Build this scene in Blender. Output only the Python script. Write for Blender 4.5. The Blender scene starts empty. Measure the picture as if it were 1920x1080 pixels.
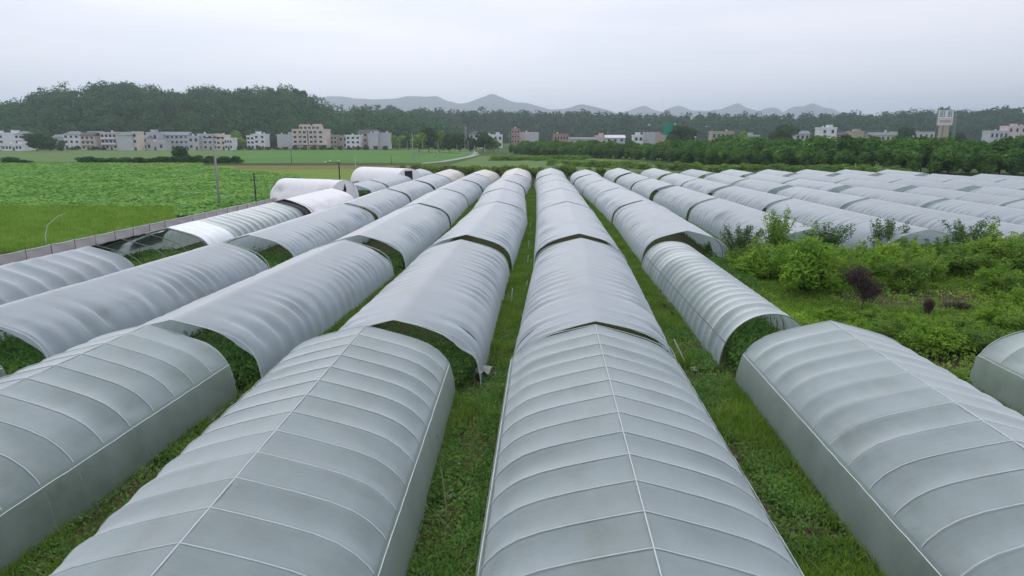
import bpy, math, random
import numpy as np
from mathutils import Vector, Matrix

# ------------------------------------------------------------------ camera, world, sun, exposure
S = bpy.context.scene
COL = S.collection
PITCH = math.radians(12.5); FPX = 1280.0; CAMH = 8.7; YAW = math.radians(2.18)
cam = bpy.data.cameras.new('camera'); cam_o = bpy.data.objects.new('camera', cam); COL.objects.link(cam_o)
cam.sensor_width = 36.0; cam.lens = 36.0*FPX/1920.0; cam.clip_start = .1; cam.clip_end = 30000
cam_o.location = (0, 0, CAMH); cam_o.rotation_euler = (math.radians(90)-PITCH, 0, YAW)
S.camera = cam_o
S.render.resolution_x = 1024; S.render.resolution_y = 576
S.view_settings.view_transform = 'Standard'; S.view_settings.look = 'None'
S.view_settings.exposure = 0.0; S.view_settings.gamma = 1.0
S.cycles.use_denoising = True
S.cycles.max_bounces = 6; S.cycles.transparent_max_bounces = 14; S.cycles.volume_bounces = 2
S.cycles.diffuse_bounces = 3; S.cycles.glossy_bounces = 2

SUN_EL, SUN_AZ = math.radians(42), math.radians(-18)
w = bpy.data.worlds.new('World'); S.world = w; w.use_nodes = True
nt = w.node_tree; N = nt.nodes; L = nt.links; N.clear()
wo = N.new('ShaderNodeOutputWorld'); bg = N.new('ShaderNodeBackground'); bg.inputs[1].default_value = 0.1
sk = N.new('ShaderNodeTexSky'); sk.sky_type = 'NISHITA'; sk.sun_disc = False
sk.sun_elevation = SUN_EL; sk.sun_rotation = SUN_AZ; sk.air_density = 1; sk.dust_density = 4
tc = N.new('ShaderNodeTexCoord'); mp = N.new('ShaderNodeMapping'); mp.inputs['Scale'].default_value = (1.0, 1.0, 7.0)
mp.inputs['Rotation'].default_value = (0.05, 0.03, 0)
L.new(tc.outputs['Generated'], mp.inputs[0])
nz = N.new('ShaderNodeTexNoise'); nz.inputs['Scale'].default_value = 1.6; nz.inputs['Detail'].default_value = 6; nz.inputs['Roughness'].default_value = .5
L.new(mp.outputs[0], nz.inputs[0])
cr = N.new('ShaderNodeValToRGB')
cr.color_ramp.elements[0].position = .40; cr.color_ramp.elements[0].color = (.78, .815, .92, 1)
cr.color_ramp.elements[1].position = .62; cr.color_ramp.elements[1].color = (.99, .985, 1.05, 1)
L.new(nz.outputs[0], cr.inputs[0])
ml = N.new('ShaderNodeVectorMath'); ml.operation = 'SCALE'
sp = N.new('ShaderNodeSeparateXYZ'); L.new(tc.outputs['Generated'], sp.inputs[0])
zr = N.new('ShaderNodeMapRange'); zr.inputs[1].default_value = 0; zr.inputs[2].default_value = 1; zr.inputs[3].default_value = 11.2; zr.inputs[4].default_value = 10.4
L.new(sp.outputs['Z'], zr.inputs[0]); L.new(zr.outputs[0], ml.inputs['Scale'])   # sky set slightly brighter at the horizon, against dimming by the haze
L.new(cr.outputs[0], ml.inputs[0])
mx = N.new('ShaderNodeMix'); mx.data_type = 'RGBA'; mx.inputs[0].default_value = .92
L.new(sk.outputs[0], mx.inputs[6]); L.new(ml.outputs[0], mx.inputs[7])
L.new(mx.outputs[2], bg.inputs[0]); L.new(bg.outputs[0], wo.inputs[0])
sl = bpy.data.lights.new('sun', 'SUN'); sl.energy = 0.9; sl.angle = math.radians(60); sl.color = (1, .97, .93)
so = bpy.data.objects.new('sun', sl); COL.objects.link(so)
so.rotation_euler = (-(math.radians(90)-SUN_EL), 0, -SUN_AZ)   # high thin cloud, light from ahead and slightly left

# ------------------------------------------------------------------ helpers
random.seed(4); RNG = np.random.default_rng(4)
CY, SY = math.cos(YAW), math.sin(YAW)

def ground_point(px, py, z=0.0):
    """world x, y of the place that the photo shows at pixel px, py when it lies at height z"""
    u = (px-960)/FPX; v = -(py-540)/FPX
    f = math.cos(PITCH)+v*math.sin(PITCH); q = -math.sin(PITCH)+v*math.cos(PITCH)
    t = (z-CAMH)/q
    X = u*t; Y = f*t
    return X*CY-Y*SY, X*SY+Y*CY

def at_dist(px, D):
    """x, y at distance D ahead for column px near the horizon"""
    X = (px-960)/1311.0*D
    return X*CY-D*SY, X*SY+D*CY

def zat(py, D):
    """height of a thing seen at row py, D metres ahead (near the horizon)"""
    a = PITCH+math.atan((py-540)/FPX)
    return CAMH-D*math.tan(a)

def tag(o, label=None, cat=None, group=None, kind=None):
    if label: o['label'] = label
    if cat: o['category'] = cat
    if group: o['group'] = group
    if kind: o['kind'] = kind
    return o

def mesh(name, V, F, mat=None, smooth=True):
    me = bpy.data.meshes.new(name)
    V = np.asarray(V, dtype=np.float32).reshape(-1, 3)
    if isinstance(F, np.ndarray):
        n, k = F.shape
        me.vertices.add(len(V)); me.vertices.foreach_set('co', V.ravel())
        me.loops.add(n*k); me.loops.foreach_set('vertex_index', F.ravel().astype(np.int32))
        me.polygons.add(n); me.polygons.foreach_set('loop_start', np.arange(0, n*k, k, dtype=np.int32))
        me.update(calc_edges=True)
    else:
        me.from_pydata(V.tolist(), [], F); me.update()
    if smooth: me.polygons.foreach_set('use_smooth', [True]*len(me.polygons))
    if mat: me.materials.append(mat)
    return me

def link(name, me, parent=None, loc=None):
    o = bpy.data.objects.new(name, me); COL.objects.link(o)
    if parent: o.parent = parent
    if loc: o.location = loc
    return o

def empty(name, loc=(0, 0, 0), rz=0):
    o = bpy.data.objects.new(name, None); COL.objects.link(o); o.location = loc; o.rotation_euler = (0, 0, rz)
    o.empty_display_size = .3
    return o

def copy_tree(o, parent=None):
    c = o.copy(); COL.objects.link(c)
    if parent: c.parent = parent
    for ch in [x for x in o.children]:
        copy_tree(ch, c)
    return c

class MB:
    """collects boxes, bars and tubes into one mesh"""
    def __init__(s): s.v = []; s.f = []
    def add(s, V, F):
        b = len(s.v); s.v += [tuple(p) for p in V]; s.f += [[i+b for i in f] for f in F]; return s
    def box(s, x0, x1, y0, y1, z0, z1):
        V = [(x0, y0, z0), (x1, y0, z0), (x1, y1, z0), (x0, y1, z0), (x0, y0, z1), (x1, y0, z1), (x1, y1, z1), (x0, y1, z1)]
        return s.add(V, [[0, 3, 2, 1], [4, 5, 6, 7], [0, 1, 5, 4], [1, 2, 6, 5], [2, 3, 7, 6], [3, 0, 4, 7]])
    def tube(s, pts, r, n=6, cap=True):
        pts = [Vector(p) for p in pts]; rr = r if hasattr(r, '__len__') else [r]*len(pts)
        V = []; F = []
        for i, p in enumerate(pts):
            d = (pts[min(i+1, len(pts)-1)]-pts[max(i-1, 0)]).normalized()
            a = d.cross(Vector((0, 0, 1)))
            if a.length < 1e-3: a = d.cross(Vector((0, 1, 0)))
            a.normalize(); b = d.cross(a)
            for k in range(n):
                t = 2*math.pi*k/n; V.append(p+a*math.cos(t)*rr[i]+b*math.sin(t)*rr[i])
        for i in range(len(pts)-1):
            for k in range(n):
                F.append([i*n+k, i*n+(k+1) % n, (i+1)*n+(k+1) % n, (i+1)*n+k])
        if cap: F.append(list(range(n))[::-1]); F.append([(len(pts)-1)*n+k for k in range(n)])
        return s.add(V, F)
    def mesh(s, name, mat, smooth=False): return mesh(name, s.v, s.f, mat, smooth)
    def build(s, name, mat, parent=None, smooth=False): return link(name, s.mesh(name, mat, smooth), parent)

# ------------------------------------------------------------------ materials
def newmat(name):
    m = bpy.data.materials.new(name); m.use_nodes = True
    m.node_tree.nodes.clear(); return m, m.node_tree.nodes, m.node_tree.links

def noise_color(nodes, links, stops, scale, detail=5, coord='Object', mscale=(1, 1, 1), rough=.55):
    tc = nodes.new('ShaderNodeTexCoord'); mp = nodes.new('ShaderNodeMapping'); mp.inputs['Scale'].default_value = mscale
    links.new(tc.outputs[coord], mp.inputs[0])
    nz = nodes.new('ShaderNodeTexNoise'); nz.inputs['Scale'].default_value = scale; nz.inputs['Detail'].default_value = detail
    nz.inputs['Roughness'].default_value = rough
    links.new(mp.outputs[0], nz.inputs[0])
    cr = nodes.new('ShaderNodeValToRGB'); e = cr.color_ramp.elements
    while len(e) < len(stops): e.new(.5)
    for k, (p, c) in enumerate(stops): e[k].position = p; e[k].color = (*c, 1)
    links.new(nz.outputs[0], cr.inputs[0])
    return cr.outputs[0], nz

def simple(name, col, rough=.7, var=.12, scale=3.0, metal=0, bump=0.0, spec=.3):
    m, n, l = newmat(name)
    o = n.new('ShaderNodeOutputMaterial'); p = n.new('ShaderNodeBsdfPrincipled')
    c, nz = noise_color(n, l, [(.3, tuple(x*(1-var) for x in col)), (.7, tuple(min(1, x*(1+var)) for x in col))], scale)
    l.new(c, p.inputs['Base Color']); p.inputs['Roughness'].default_value = rough; p.inputs['Metallic'].default_value = metal
    p.inputs['Specular IOR Level'].default_value = spec
    if bump:
        b = n.new('ShaderNodeBump'); b.inputs['Strength'].default_value = bump; b.inputs['Distance'].default_value = .05
        l.new(nz.outputs[0], b.inputs['Height']); l.new(b.outputs[0], p.inputs['Normal'])
    l.new(p.outputs[0], o.inputs[0]); return m

def film(name, col, trans_col, opacity, transl=.35, rough=.3, gloss=1.0, dirt=.0, bump=.25, tint=(.9, .96, .94)):
    """thin plastic film: haze, light coming through, clear part and a soft sheen"""
    m, n, l = newmat(name)
    out = n.new('ShaderNodeOutputMaterial')
    c, nz = noise_color(n, l, [(.3, tuple(x*.93 for x in col)), (.7, tuple(min(1, x*1.05) for x in col))], .35, 6, 'Object')
    # age differs from tunnel to tunnel, and a little green-brown dirt sits in patches
    oi = n.new('ShaderNodeObjectInfo'); ov = n.new('ShaderNodeMapRange'); ov.inputs[3].default_value = .90; ov.inputs[4].default_value = 1.06
    l.new(oi.outputs['Random'], ov.inputs[0]); vm = n.new('ShaderNodeVectorMath'); vm.operation = 'SCALE'
    l.new(c, vm.inputs[0]); l.new(ov.outputs[0], vm.inputs['Scale'])
    dc, dz = noise_color(n, l, [(.50, (0, 0, 0)), (.74, (.36, .36, .36))], .8, 8, 'Object', (1, .35, 1), .7)
    dx = n.new('ShaderNodeMix'); dx.data_type = 'RGBA'; l.new(dc, dx.inputs[0]); l.new(vm.outputs[0], dx.inputs[6]); dx.inputs[7].default_value = (.24, .25, .19, 1)
    c = dx.outputs[2]
    # fine wrinkles
    tc = n.new('ShaderNodeTexCoord'); mp = n.new('ShaderNodeMapping'); mp.inputs['Scale'].default_value = (1.0, 5.5, 2.0)
    mp.inputs['Rotation'].default_value = (0, 0, .25)
    l.new(tc.outputs['Object'], mp.inputs[0])
    wn = n.new('ShaderNodeTexNoise'); wn.inputs['Scale'].default_value = 1.3; wn.inputs['Detail'].default_value = 5; wn.inputs['Distortion'].default_value = .6
    l.new(mp.outputs[0], wn.inputs[0])
    bp = n.new('ShaderNodeBump'); bp.inputs['Strength'].default_value = bump; bp.inputs['Distance'].default_value = .05
    l.new(wn.outputs[0], bp.inputs['Height'])
    df = n.new('ShaderNodeBsdfDiffuse'); l.new(c, df.inputs[0]); l.new(bp.outputs[0], df.inputs['Normal'])
    tl = n.new('ShaderNodeBsdfTranslucent'); tl.inputs[0].default_value = (*trans_col, 1)
    l.new(bp.outputs[0], tl.inputs['Normal'])
    a = n.new('ShaderNodeMixShader'); a.inputs[0].default_value = transl; l.new(df.outputs[0], a.inputs[1]); l.new(tl.outputs[0], a.inputs[2])
    tp = n.new('ShaderNodeBsdfTransparent'); tp.inputs[0].default_value = (*tint, 1)
    # path length through the film: more opaque at grazing angles
    g = n.new('ShaderNodeNewGeometry'); dt = n.new('ShaderNodeVectorMath'); dt.operation = 'DOT_PRODUCT'
    l.new(g.outputs['Incoming'], dt.inputs[0]); l.new(g.outputs['Normal'], dt.inputs[1])
    ab = n.new('ShaderNodeMath'); ab.operation = 'ABSOLUTE'; l.new(dt.outputs['Value'], ab.inputs[0])
    mxn = n.new('ShaderNodeMath'); mxn.operation = 'MAXIMUM'; mxn.inputs[1].default_value = .08; l.new(ab.outputs[0], mxn.inputs[0])
    dv = n.new('ShaderNodeMath'); dv.operation = 'DIVIDE'; dv.inputs[0].default_value = 1; l.new(mxn.outputs[0], dv.inputs[1])
    # dirt makes parts less clear
    dn = n.new('ShaderNodeTexNoise'); dn.inputs['Scale'].default_value = .9; dn.inputs['Detail'].default_value = 6
    l.new(tc.outputs['Object'], dn.inputs[0])
    dm = n.new('ShaderNodeMapRange'); dm.inputs[1].default_value = .35; dm.inputs[2].default_value = .75
    dm.inputs[3].default_value = 1-opacity; dm.inputs[4].default_value = (1-opacity)*(1-dirt)
    l.new(dn.outputs[0], dm.inputs[0])
    pw = n.new('ShaderNodeMath'); pw.operation = 'POWER'; l.new(dm.outputs[0], pw.inputs[0]); l.new(dv.outputs[0], pw.inputs[1])
    b = n.new('ShaderNodeMixShader'); l.new(pw.outputs[0], b.inputs[0]); l.new(a.outputs[0], b.inputs[1]); l.new(tp.outputs[0], b.inputs[2])
    gl = n.new('ShaderNodeBsdfGlossy'); gl.inputs['Roughness'].default_value = rough; gl.inputs[0].default_value = (1, 1, 1, 1)
    l.new(bp.outputs[0], gl.inputs['Normal'])
    om = n.new('ShaderNodeMath'); om.operation = 'SUBTRACT'; om.inputs[0].default_value = 1; l.new(ab.outputs[0], om.inputs[1])
    p5 = n.new('ShaderNodeMath'); p5.operation = 'POWER'; p5.inputs[1].default_value = 4.0; l.new(om.outputs[0], p5.inputs[0])
    fr = n.new('ShaderNodeMapRange'); fr.inputs[3].default_value = .05*gloss; fr.inputs[4].default_value = .75*gloss; l.new(p5.outputs[0], fr.inputs[0])
    e = n.new('ShaderNodeMixShader'); l.new(fr.outputs[0], e.inputs[0]); l.new(b.outputs[0], e.inputs[1]); l.new(gl.outputs[0], e.inputs[2])
    l.new(e.outputs[0], out.inputs[0]); return m

def leafmat(name, dark, mid, light, transl=.38, rough=.8, ns=.9, amt=1.1):
    m, n, l = newmat(name)
    out = n.new('ShaderNodeOutputMaterial'); g = n.new('ShaderNodeNewGeometry')
    cr = n.new('ShaderNodeValToRGB'); e = cr.color_ramp.elements; e.new(.5)
    for k, (p, c) in enumerate([(0, dark), (.55, mid), (1, light)]): e[k].position = p; e[k].color = (*c, 1)
    tc = n.new('ShaderNodeTexCoord'); nz = n.new('ShaderNodeTexNoise'); nz.inputs['Scale'].default_value = ns; nz.inputs['Detail'].default_value = 3
    oi = n.new('ShaderNodeObjectInfo')
    l.new(tc.outputs['Object'], nz.inputs[0])
    m1 = n.new('ShaderNodeMath'); m1.operation = 'MULTIPLY'; m1.inputs[1].default_value = .45; l.new(g.outputs['Random Per Island'], m1.inputs[0])
    m2 = n.new('ShaderNodeMath'); m2.operation = 'MULTIPLY_ADD'; m2.inputs[1].default_value = amt; l.new(nz.outputs[0], m2.inputs[0]); l.new(m1.outputs[0], m2.inputs[2])
    m3 = n.new('ShaderNodeMath'); m3.operation = 'MULTIPLY_ADD'; m3.inputs[1].default_value = .3; l.new(oi.outputs['Random'], m3.inputs[0]); l.new(m2.outputs[0], m3.inputs[2])
    m4 = n.new('ShaderNodeMath'); m4.operation = 'SUBTRACT'; m4.inputs[1].default_value = .40; l.new(m3.outputs[0], m4.inputs[0])
    l.new(m4.outputs[0], cr.inputs[0])
    p = n.new('ShaderNodeBsdfPrincipled'); p.inputs['Roughness'].default_value = rough; p.inputs['Specular IOR Level'].default_value = .12
    l.new(cr.outputs[0], p.inputs['Base Color'])
    t = n.new('ShaderNodeBsdfTranslucent'); l.new(cr.outputs[0], t.inputs[0])
    mx = n.new('ShaderNodeMixShader'); mx.inputs[0].default_value = transl; l.new(p.outputs[0], mx.inputs[1]); l.new(t.outputs[0], mx.inputs[2])
    l.new(mx.outputs[0], out.inputs[0]); return m

def groundmat(name, stops, scale, detail=8, stops2=None, scale2=.05, bump=.6, mscale=(1, 1, 1), bdist=.08):
    m, n, l = newmat(name)
    out = n.new('ShaderNodeOutputMaterial'); p = n.new('ShaderNodeBsdfPrincipled'); p.inputs['Roughness'].default_value = .9
    p.inputs['Specular IOR Level'].default_value = .1
    c, nz = noise_color(n, l, stops, scale, detail, 'Object', mscale, .65)
    if bump >= .6:
        c3, nz3 = noise_color(n, l, [(.35, (.55, .55, .5)), (.65, (1.3, 1.25, 1.2))], 9, 6, 'Object', (1, 1, 1), .7)
        m3 = n.new('ShaderNodeMix'); m3.data_type = 'RGBA'; m3.blend_type = 'MULTIPLY'; m3.inputs[0].default_value = 1
        l.new(c, m3.inputs[6]); l.new(c3, m3.inputs[7]); c = m3.outputs[2]
    if stops2:
        c2, nz2 = noise_color(n, l, stops2, scale2, 4, 'Object')
        mm = n.new('ShaderNodeMix'); mm.data_type = 'RGBA'; mm.blend_type = 'MULTIPLY'; mm.inputs[0].default_value = 1
        l.new(c, mm.inputs[6]); l.new(c2, mm.inputs[7]); c = mm.outputs[2]
    l.new(c, p.inputs['Base Color'])
    b = n.new('ShaderNodeBump'); b.inputs['Strength'].default_value = bump; b.inputs['Distance'].default_value = bdist
    l.new(nz.outputs[0], b.inputs['Height']); l.new(b.outputs[0], p.inputs['Normal'])
    l.new(p.outputs[0], out.inputs[0]); return m

M = {}
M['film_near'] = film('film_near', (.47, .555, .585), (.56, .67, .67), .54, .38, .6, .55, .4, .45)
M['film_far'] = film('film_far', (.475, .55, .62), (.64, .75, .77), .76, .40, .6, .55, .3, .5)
M['film_clear'] = film('film_clear', (.50, .60, .63), (.57, .67, .67), .52, .38, .45, .8, .3, .3)
M['curtain'] = film('side_film', (.36, .43, .41), (.44, .54, .50), .44, .38, .4, .6, .6, .2)
M['beige_film'] = film('beige_film', (.55, .53, .47), (.5, .46, .38), .9, .25, .4, .6, .3, .3)
M['white_cloth'] = simple('white_cloth', (.86, .85, .87), .8, .03, 1.2, bump=.8)
M['bright_film'] = simple('bright_film', (.74, .79, .82), .35, .06, 1.2, bump=.3)
M['pipe'] = simple('pipe', (.58, .63, .65), .4, .08, 4)
M['rusty_pipe'] = simple('rusty_pipe', (.18, .19, .18), .6, .2, 6)
M['clip'] = simple('clip', (.70, .74, .73), .5, .1, 5)
M['net'] = simple('black_net', (.012, .013, .016), .8, .3, 5)
M['fence_cloth'] = simple('fence_cloth', (.50, .46, .48), .9, .08, .8, bump=.3)
M['post'] = simple('dark_post', (.05, .055, .06), .8, .2, 5)
M['concrete'] = simple('concrete', (.30, .31, .30), .9, .12, 2, bump=.2)
M['pole_pale'] = simple('pale_pole', (.42, .45, .44), .8, .1, 2)
M['timber'] = simple('timber_pole', (.06, .07, .055), .9, .25, 4)
M['wood'] = simple('bark', (.10, .075, .055), .9, .3, 6, bump=.5)
M['wire'] = simple('wire', (.03, .03, .035), .6, .1, 2)
M['scrap'] = simple('plastic_scrap', (.36, .38, .36), .5, .15, 5, bump=.4)
M['leaf_belt'] = leafmat('leaf_belt', (0.031, 0.080, 0.024), (0.101, 0.228, 0.044), (0.230, 0.427, 0.073), ns=.35)
M['leaf_dark'] = leafmat('leaf_dark', (0.022, 0.060, 0.026), (0.048, 0.119, 0.041), (0.098, 0.206, 0.065))
M['leaf_hill'] = leafmat('leaf_hill', (0.013, 0.055, 0.028), (0.035, 0.115, 0.041), (0.094, 0.215, 0.069), ns=.07)
M['leaf_bright'] = leafmat('leaf_bright', (0.118, 0.228, 0.031), (0.236, 0.413, 0.052), (0.470, 0.661, 0.094))
M['leaf_mid'] = leafmat('leaf_mid', (0.088, 0.169, 0.035), (0.186, 0.326, 0.059), (0.377, 0.548, 0.093))
M['leaf_willow'] = leafmat('leaf_willow', (0.047, 0.102, 0.034), (0.112, 0.205, 0.068), (0.223, 0.354, 0.120))
M['leaf_purple'] = leafmat('leaf_purple', (0.039, 0.025, 0.031), (0.085, 0.054, 0.065), (0.139, 0.093, 0.101))
M['leaf_scrub'] = leafmat('leaf_scrub', (0.060, 0.111, 0.019), (0.172, 0.263, 0.037), (0.343, 0.424, 0.074))
M['leaf_melon'] = leafmat('leaf_melon', (0.085, 0.180, 0.046), (0.163, 0.312, 0.076), (0.284, 0.473, 0.122), .35)
M['leaf_lotus'] = leafmat('leaf_lotus', (0.131, 0.294, 0.063), (0.232, 0.448, 0.105), (0.435, 0.640, 0.168), .3, ns=.12)
M['blade'] = leafmat('blade', (0.090, 0.169, 0.020), (0.156, 0.280, 0.035), (0.288, 0.429, 0.077))
M['blade_rice'] = leafmat('blade_rice', (0.125, 0.240, 0.024), (0.213, 0.372, 0.048), (0.375, 0.528, 0.144))
M['ground'] = groundmat('ground', [(.25, (.035, .06, .014)), (.5, (.06, .12, .018)), (.75, (.09, .16, .03))], .8, 10,
                        [(.35, (.75, .8, .7)), (.65, (1.15, 1.1, 1.0))], .03)
M['lane'] = groundmat('lane_earth', [(.3, (.13, .095, .065)), (.46, (.11, .095, .045)), (.7, (.08, .15, .03))], 1.1, 10)
M['bare'] = groundmat('bare_earth', [(.3, (.075, .055, .042)), (.55, (.115, .09, .068)), (.75, (.07, .09, .03))], .9, 10, bump=1)
M['rice'] = groundmat('rice', [(.3, (.065, .165, .028)), (.7, (.095, .225, .038))], .12, 6, [(.4, (.9, .95, .9)), (.6, (1.05, 1.05, 1))], .02, .3)
M['rice_pale'] = groundmat('rice_pale', [(.3, (.09, .17, .045)), (.7, (.13, .21, .06))], .10, 6, None, .02, .3)
M['rice_near'] = groundmat('rice_near', [(.3, (.11, .21, .025)), (.7, (.16, .29, .04))], .6, 8, None, .02, .5)
M['yellow_field'] = groundmat('yellow_field', [(.3, (.13, .24, .03)), (.7, (.20, .27, .045))], .06, 6)
M['brown_strip'] = groundmat('brown_strip', [(.3, (.16, .15, .05)), (.7, (.23, .17, .08))], .1, 6)
M['bank'] = groundmat('bank', [(.3, (.035, .06, .015)), (.7, (.06, .10, .025))], .5, 6)
M['pond'] = groundmat('lotus_bed', [(.3, (.04, .11, .025)), (.7, (.07, .17, .035))], .5, 8)
M['road'] = simple('road', (.34, .34, .32), .9, .1, .5)
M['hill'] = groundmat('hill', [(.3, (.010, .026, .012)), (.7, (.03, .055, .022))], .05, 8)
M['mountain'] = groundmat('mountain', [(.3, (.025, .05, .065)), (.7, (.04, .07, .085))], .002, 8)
M['glass'] = simple('window_dark', (.03, .035, .045), .3, .2, 1)
M['roof_grey'] = simple('roof_grey', (.22, .24, .26), .8, .15, .5)
M['roof_blue'] = simple('roof_blue', (.20, .27, .30), .7, .1, .5)
M['roof_dark'] = simple('roof_dark', (.10, .09, .10), .8, .15, .5)
for k, c in {'w_white': (0.72, 0.73, 0.78), 'w_grey': (0.5, 0.51, 0.55), 'w_pink': (0.6, 0.52, 0.53), 'w_cream': (0.64, 0.56, 0.51), 'w_brick': (.40, .24, .20), 'w_tan': (.42, .37, .31)}.items():
    M[k] = simple(k, c, .85, .08, .4)
M['sign_green'] = simple('sign_green', (.01, .28, .17), .6, .05, .4)
M['sign_white'] = simple('sign_white', (.72, .76, .78), .5, .04, .4)
M['sign_pink'] = simple('sign_pink', (.66, .60, .64), .5, .04, .4)
M['ink_green'] = simple('ink_green', (.03, .11, .08), .6, .1, 1)
M['ink_red'] = simple('ink_red', (.18, .08, .10), .6, .1, 1)

# ------------------------------------------------------------------ the ground and the fields
def sheet(name, pts, mat, z, label=None, cat=None, kind='structure', sub=0):
    V = [(x, y, z) for x, y in pts]
    o = link(name, mesh(name, V, [list(range(len(V)))], mat, False)); tag(o, label, cat, None, kind); return o
def psheet(name, px, mat, z, **k): return sheet(name, [ground_point(*p) for p in px], mat, z, **k)

g = sheet('ground', [(-12500, -300), (12500, -300), (12500, 12500), (-12500, 12500)], M['ground'], 0)
sheet('crop_ground', [(-31, -4), (22, -4), (22, 25), (14, 45), (14, 142), (-29, 142)], M['lane'], .02)
psheet('rice_paddy', [(437, 282.5), (900, 281), (880, 285), (895, 290), (860, 300), (790, 307.5), (437, 307.5)], M['rice'], .06)
psheet('far_field', [(-120, 283), (437, 281.5), (437, 304), (-160, 304)], M['rice_pale'], .05)
psheet('field_bank', [(-200, 307), (790, 306), (790, 310.5), (-200, 309.5)], M['bank'], .12)
psheet('yellow_field', [(380, 310.5), (792, 310.5), (790, 342), (470, 342), (385, 322)], M['yellow_field'], .05)
psheet('brown_strip', [(440, 312), (792, 311), (792, 317.5), (440, 317)], M['brown_strip'], .09)
psheet('lotus_bed', [(-200, 309), (380, 310), (400, 318), (548, 332), (560, 350), (545, 376), (330, 416), (325, 396), (250, 396), (-200, 392)], M['pond'], .04)
psheet('rice_field', [(-200, 394), (330, 399), (240, 418), (120, 448), (0, 477), (-200, 525)], M['rice_near'], .05)
psheet('green_meadow', [(900, 293), (1500, 288), (1500, 322), (800, 322)], M['rice_pale'], .03)
psheet('meadow_strip', [(1060, 304), (1500, 300), (1500, 308), (1060, 309)], M['bank'], .07)
psheet('bare_earth', [(1530, 560), (1620, 535), (1760, 520), (1880, 535), (1900, 590), (1760, 600), (1600, 585)], M['bare'], .03)
psheet('bare_earth_patch', [(1700, 660), (1860, 665), (1870, 705), (1760, 715), (1690, 680)], M['bare'], .03)
sheet('concrete_path', [(-35.3, 30), (-34.0, 30), (-32.2, 128), (-33.5, 128)], M['concrete'], .05)

def strip(name, pts, wd, mat, z):
    V = []; F = []
    for i, p in enumerate(pts):
        a = pts[max(i-1, 0)]; b = pts[min(i+1, len(pts)-1)]; d = Vector((b[0]-a[0], b[1]-a[1])).normalized()
        V += [(p[0]-d.y*wd/2, p[1]+d.x*wd/2, z), (p[0]+d.y*wd/2, p[1]-d.x*wd/2, z)]
    for i in range(len(pts)-1): F.append([2*i, 2*i+1, 2*i+3, 2*i+2])
    return tag(link(name, mesh(name, V, F, mat, False)), kind='structure')
strip('road', [ground_point(*p) for p in [(790, 307), (828, 303.5), (855, 299), (880, 294), (893, 290), (890, 287.5), (860, 285.5), (800, 283), (745, 281)]], 3.2, M['road'], .09)

# ------------------------------------------------------------------ leaf clouds
def quads(C, size, up=.3, aspect=.55, rng=RNG, droop=None, nrm=None, jit=.45):
    """leaf-sized quads centred at C, random orientation"""
    n = len(C)
    a = rng.normal(size=(n, 3)); a[:, 2] *= up; a /= np.linalg.norm(a, axis=1)[:, None]+1e-9
    if droop is not None: a[:, 2] += droop; a /= np.linalg.norm(a, axis=1)[:, None]
    if nrm is not None:      # leaves lie roughly along the surface of their clump
        m = nrm+rng.normal(size=(n, 3))*jit; m[:, 2] += .25; m /= np.linalg.norm(m, axis=1)[:, None]
        a -= (a*m).sum(1)[:, None]*m; a /= np.linalg.norm(a, axis=1)[:, None]+1e-9
        b = np.cross(m, a)
    else: b = rng.normal(size=(n, 3))
    b -= (a*b).sum(1)[:, None]*a; b /= np.linalg.norm(b, axis=1)[:, None]+1e-9
    s = (np.asarray(size)*rng.uniform(.6, 1.3, n))[:, None]
    a = a*s; b = b*s*aspect
    V = np.stack([C-a, C-.15*a+b, C+a, C-.15*a-b], 1).reshape(-1, 3)
    return V, np.arange(4*n).reshape(n, 4)

def crown_points(n, rx, rz, lobes, rng, z0=0.0, hollow=.5, wide=.55):
    """points spread through the shells of several uneven lobes"""
    P = []
    Ls = []
    for k in range(lobes):
        t = rng.uniform(0, 2*math.pi); r = rng.uniform(.1, wide)*rx; h = rng.uniform(-.75, .85)
        Ls.append((r*math.cos(t), r*math.sin(t), h*rz*.7, rng.uniform(.30, .55)))
    k = rng.integers(0, lobes, n)
    Ls = np.array(Ls)
    d = rng.normal(size=(n, 3)); d /= np.linalg.norm(d, axis=1)[:, None]
    rad = rng.uniform(hollow, 1.08, n)**.6
    c = Ls[k, :3]; s = Ls[k, 3]
    P = c+d*(rad*s)[:, None]*np.array([rx, rx, rz])
    P[:, 2] += z0
    return P, d

def tree_mesh(seed, h, rx, n, leaf, mat, lobes=9, trunk=.28, base=.25, up=.5, aspect=.55, wide=.6):
    rng = np.random.default_rng(seed)
    zc = h*(1+base)/2; rz = h*(1-base)/2
    P, dn = crown_points(n, rx, rz, lobes, rng, zc, .45, wide)
    k = P[:, 2] > .1*h*base; P = P[k]
    V, F = quads(P, leaf, up, aspect, rng, None, dn[k])
    crown = mesh('crown', V, F, mat)
    mb = MB(); r0 = trunk
    tips = [(rng.uniform(-.5, .5)*rx, rng.uniform(-.5, .5)*rx, h*rng.uniform(.55, .85)) for _ in range(6)]
    mb.tube([(0, 0, -.1), (.05*rx, .03*rx, h*.2), (.02*rx, -.03*rx, h*.45), (0, 0, h*.85)], [r0, r0*.8, r0*.55, r0*.12], 7)
    for t in tips: mb.tube([(.03*rx, 0, h*.3), (t[0]*.5, t[1]*.5, h*.3+(t[2]-h*.3)*.6), t], [r0*.4, r0*.25, r0*.06], 5)
    return crown, mb.mesh('trunk', M['wood'], True)

def make_tree(name, pair, loc, s=1.0, rz=None, label='', cat='tree', group=None, sz=None):
    t = empty(name, loc, random.uniform(0, 6.28) if rz is None else rz)
    t.scale = (s, s, sz or s)
    link('crown', pair[0], t); link('trunk', pair[1], t)
    tag(t, label, cat, group); return t

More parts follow.
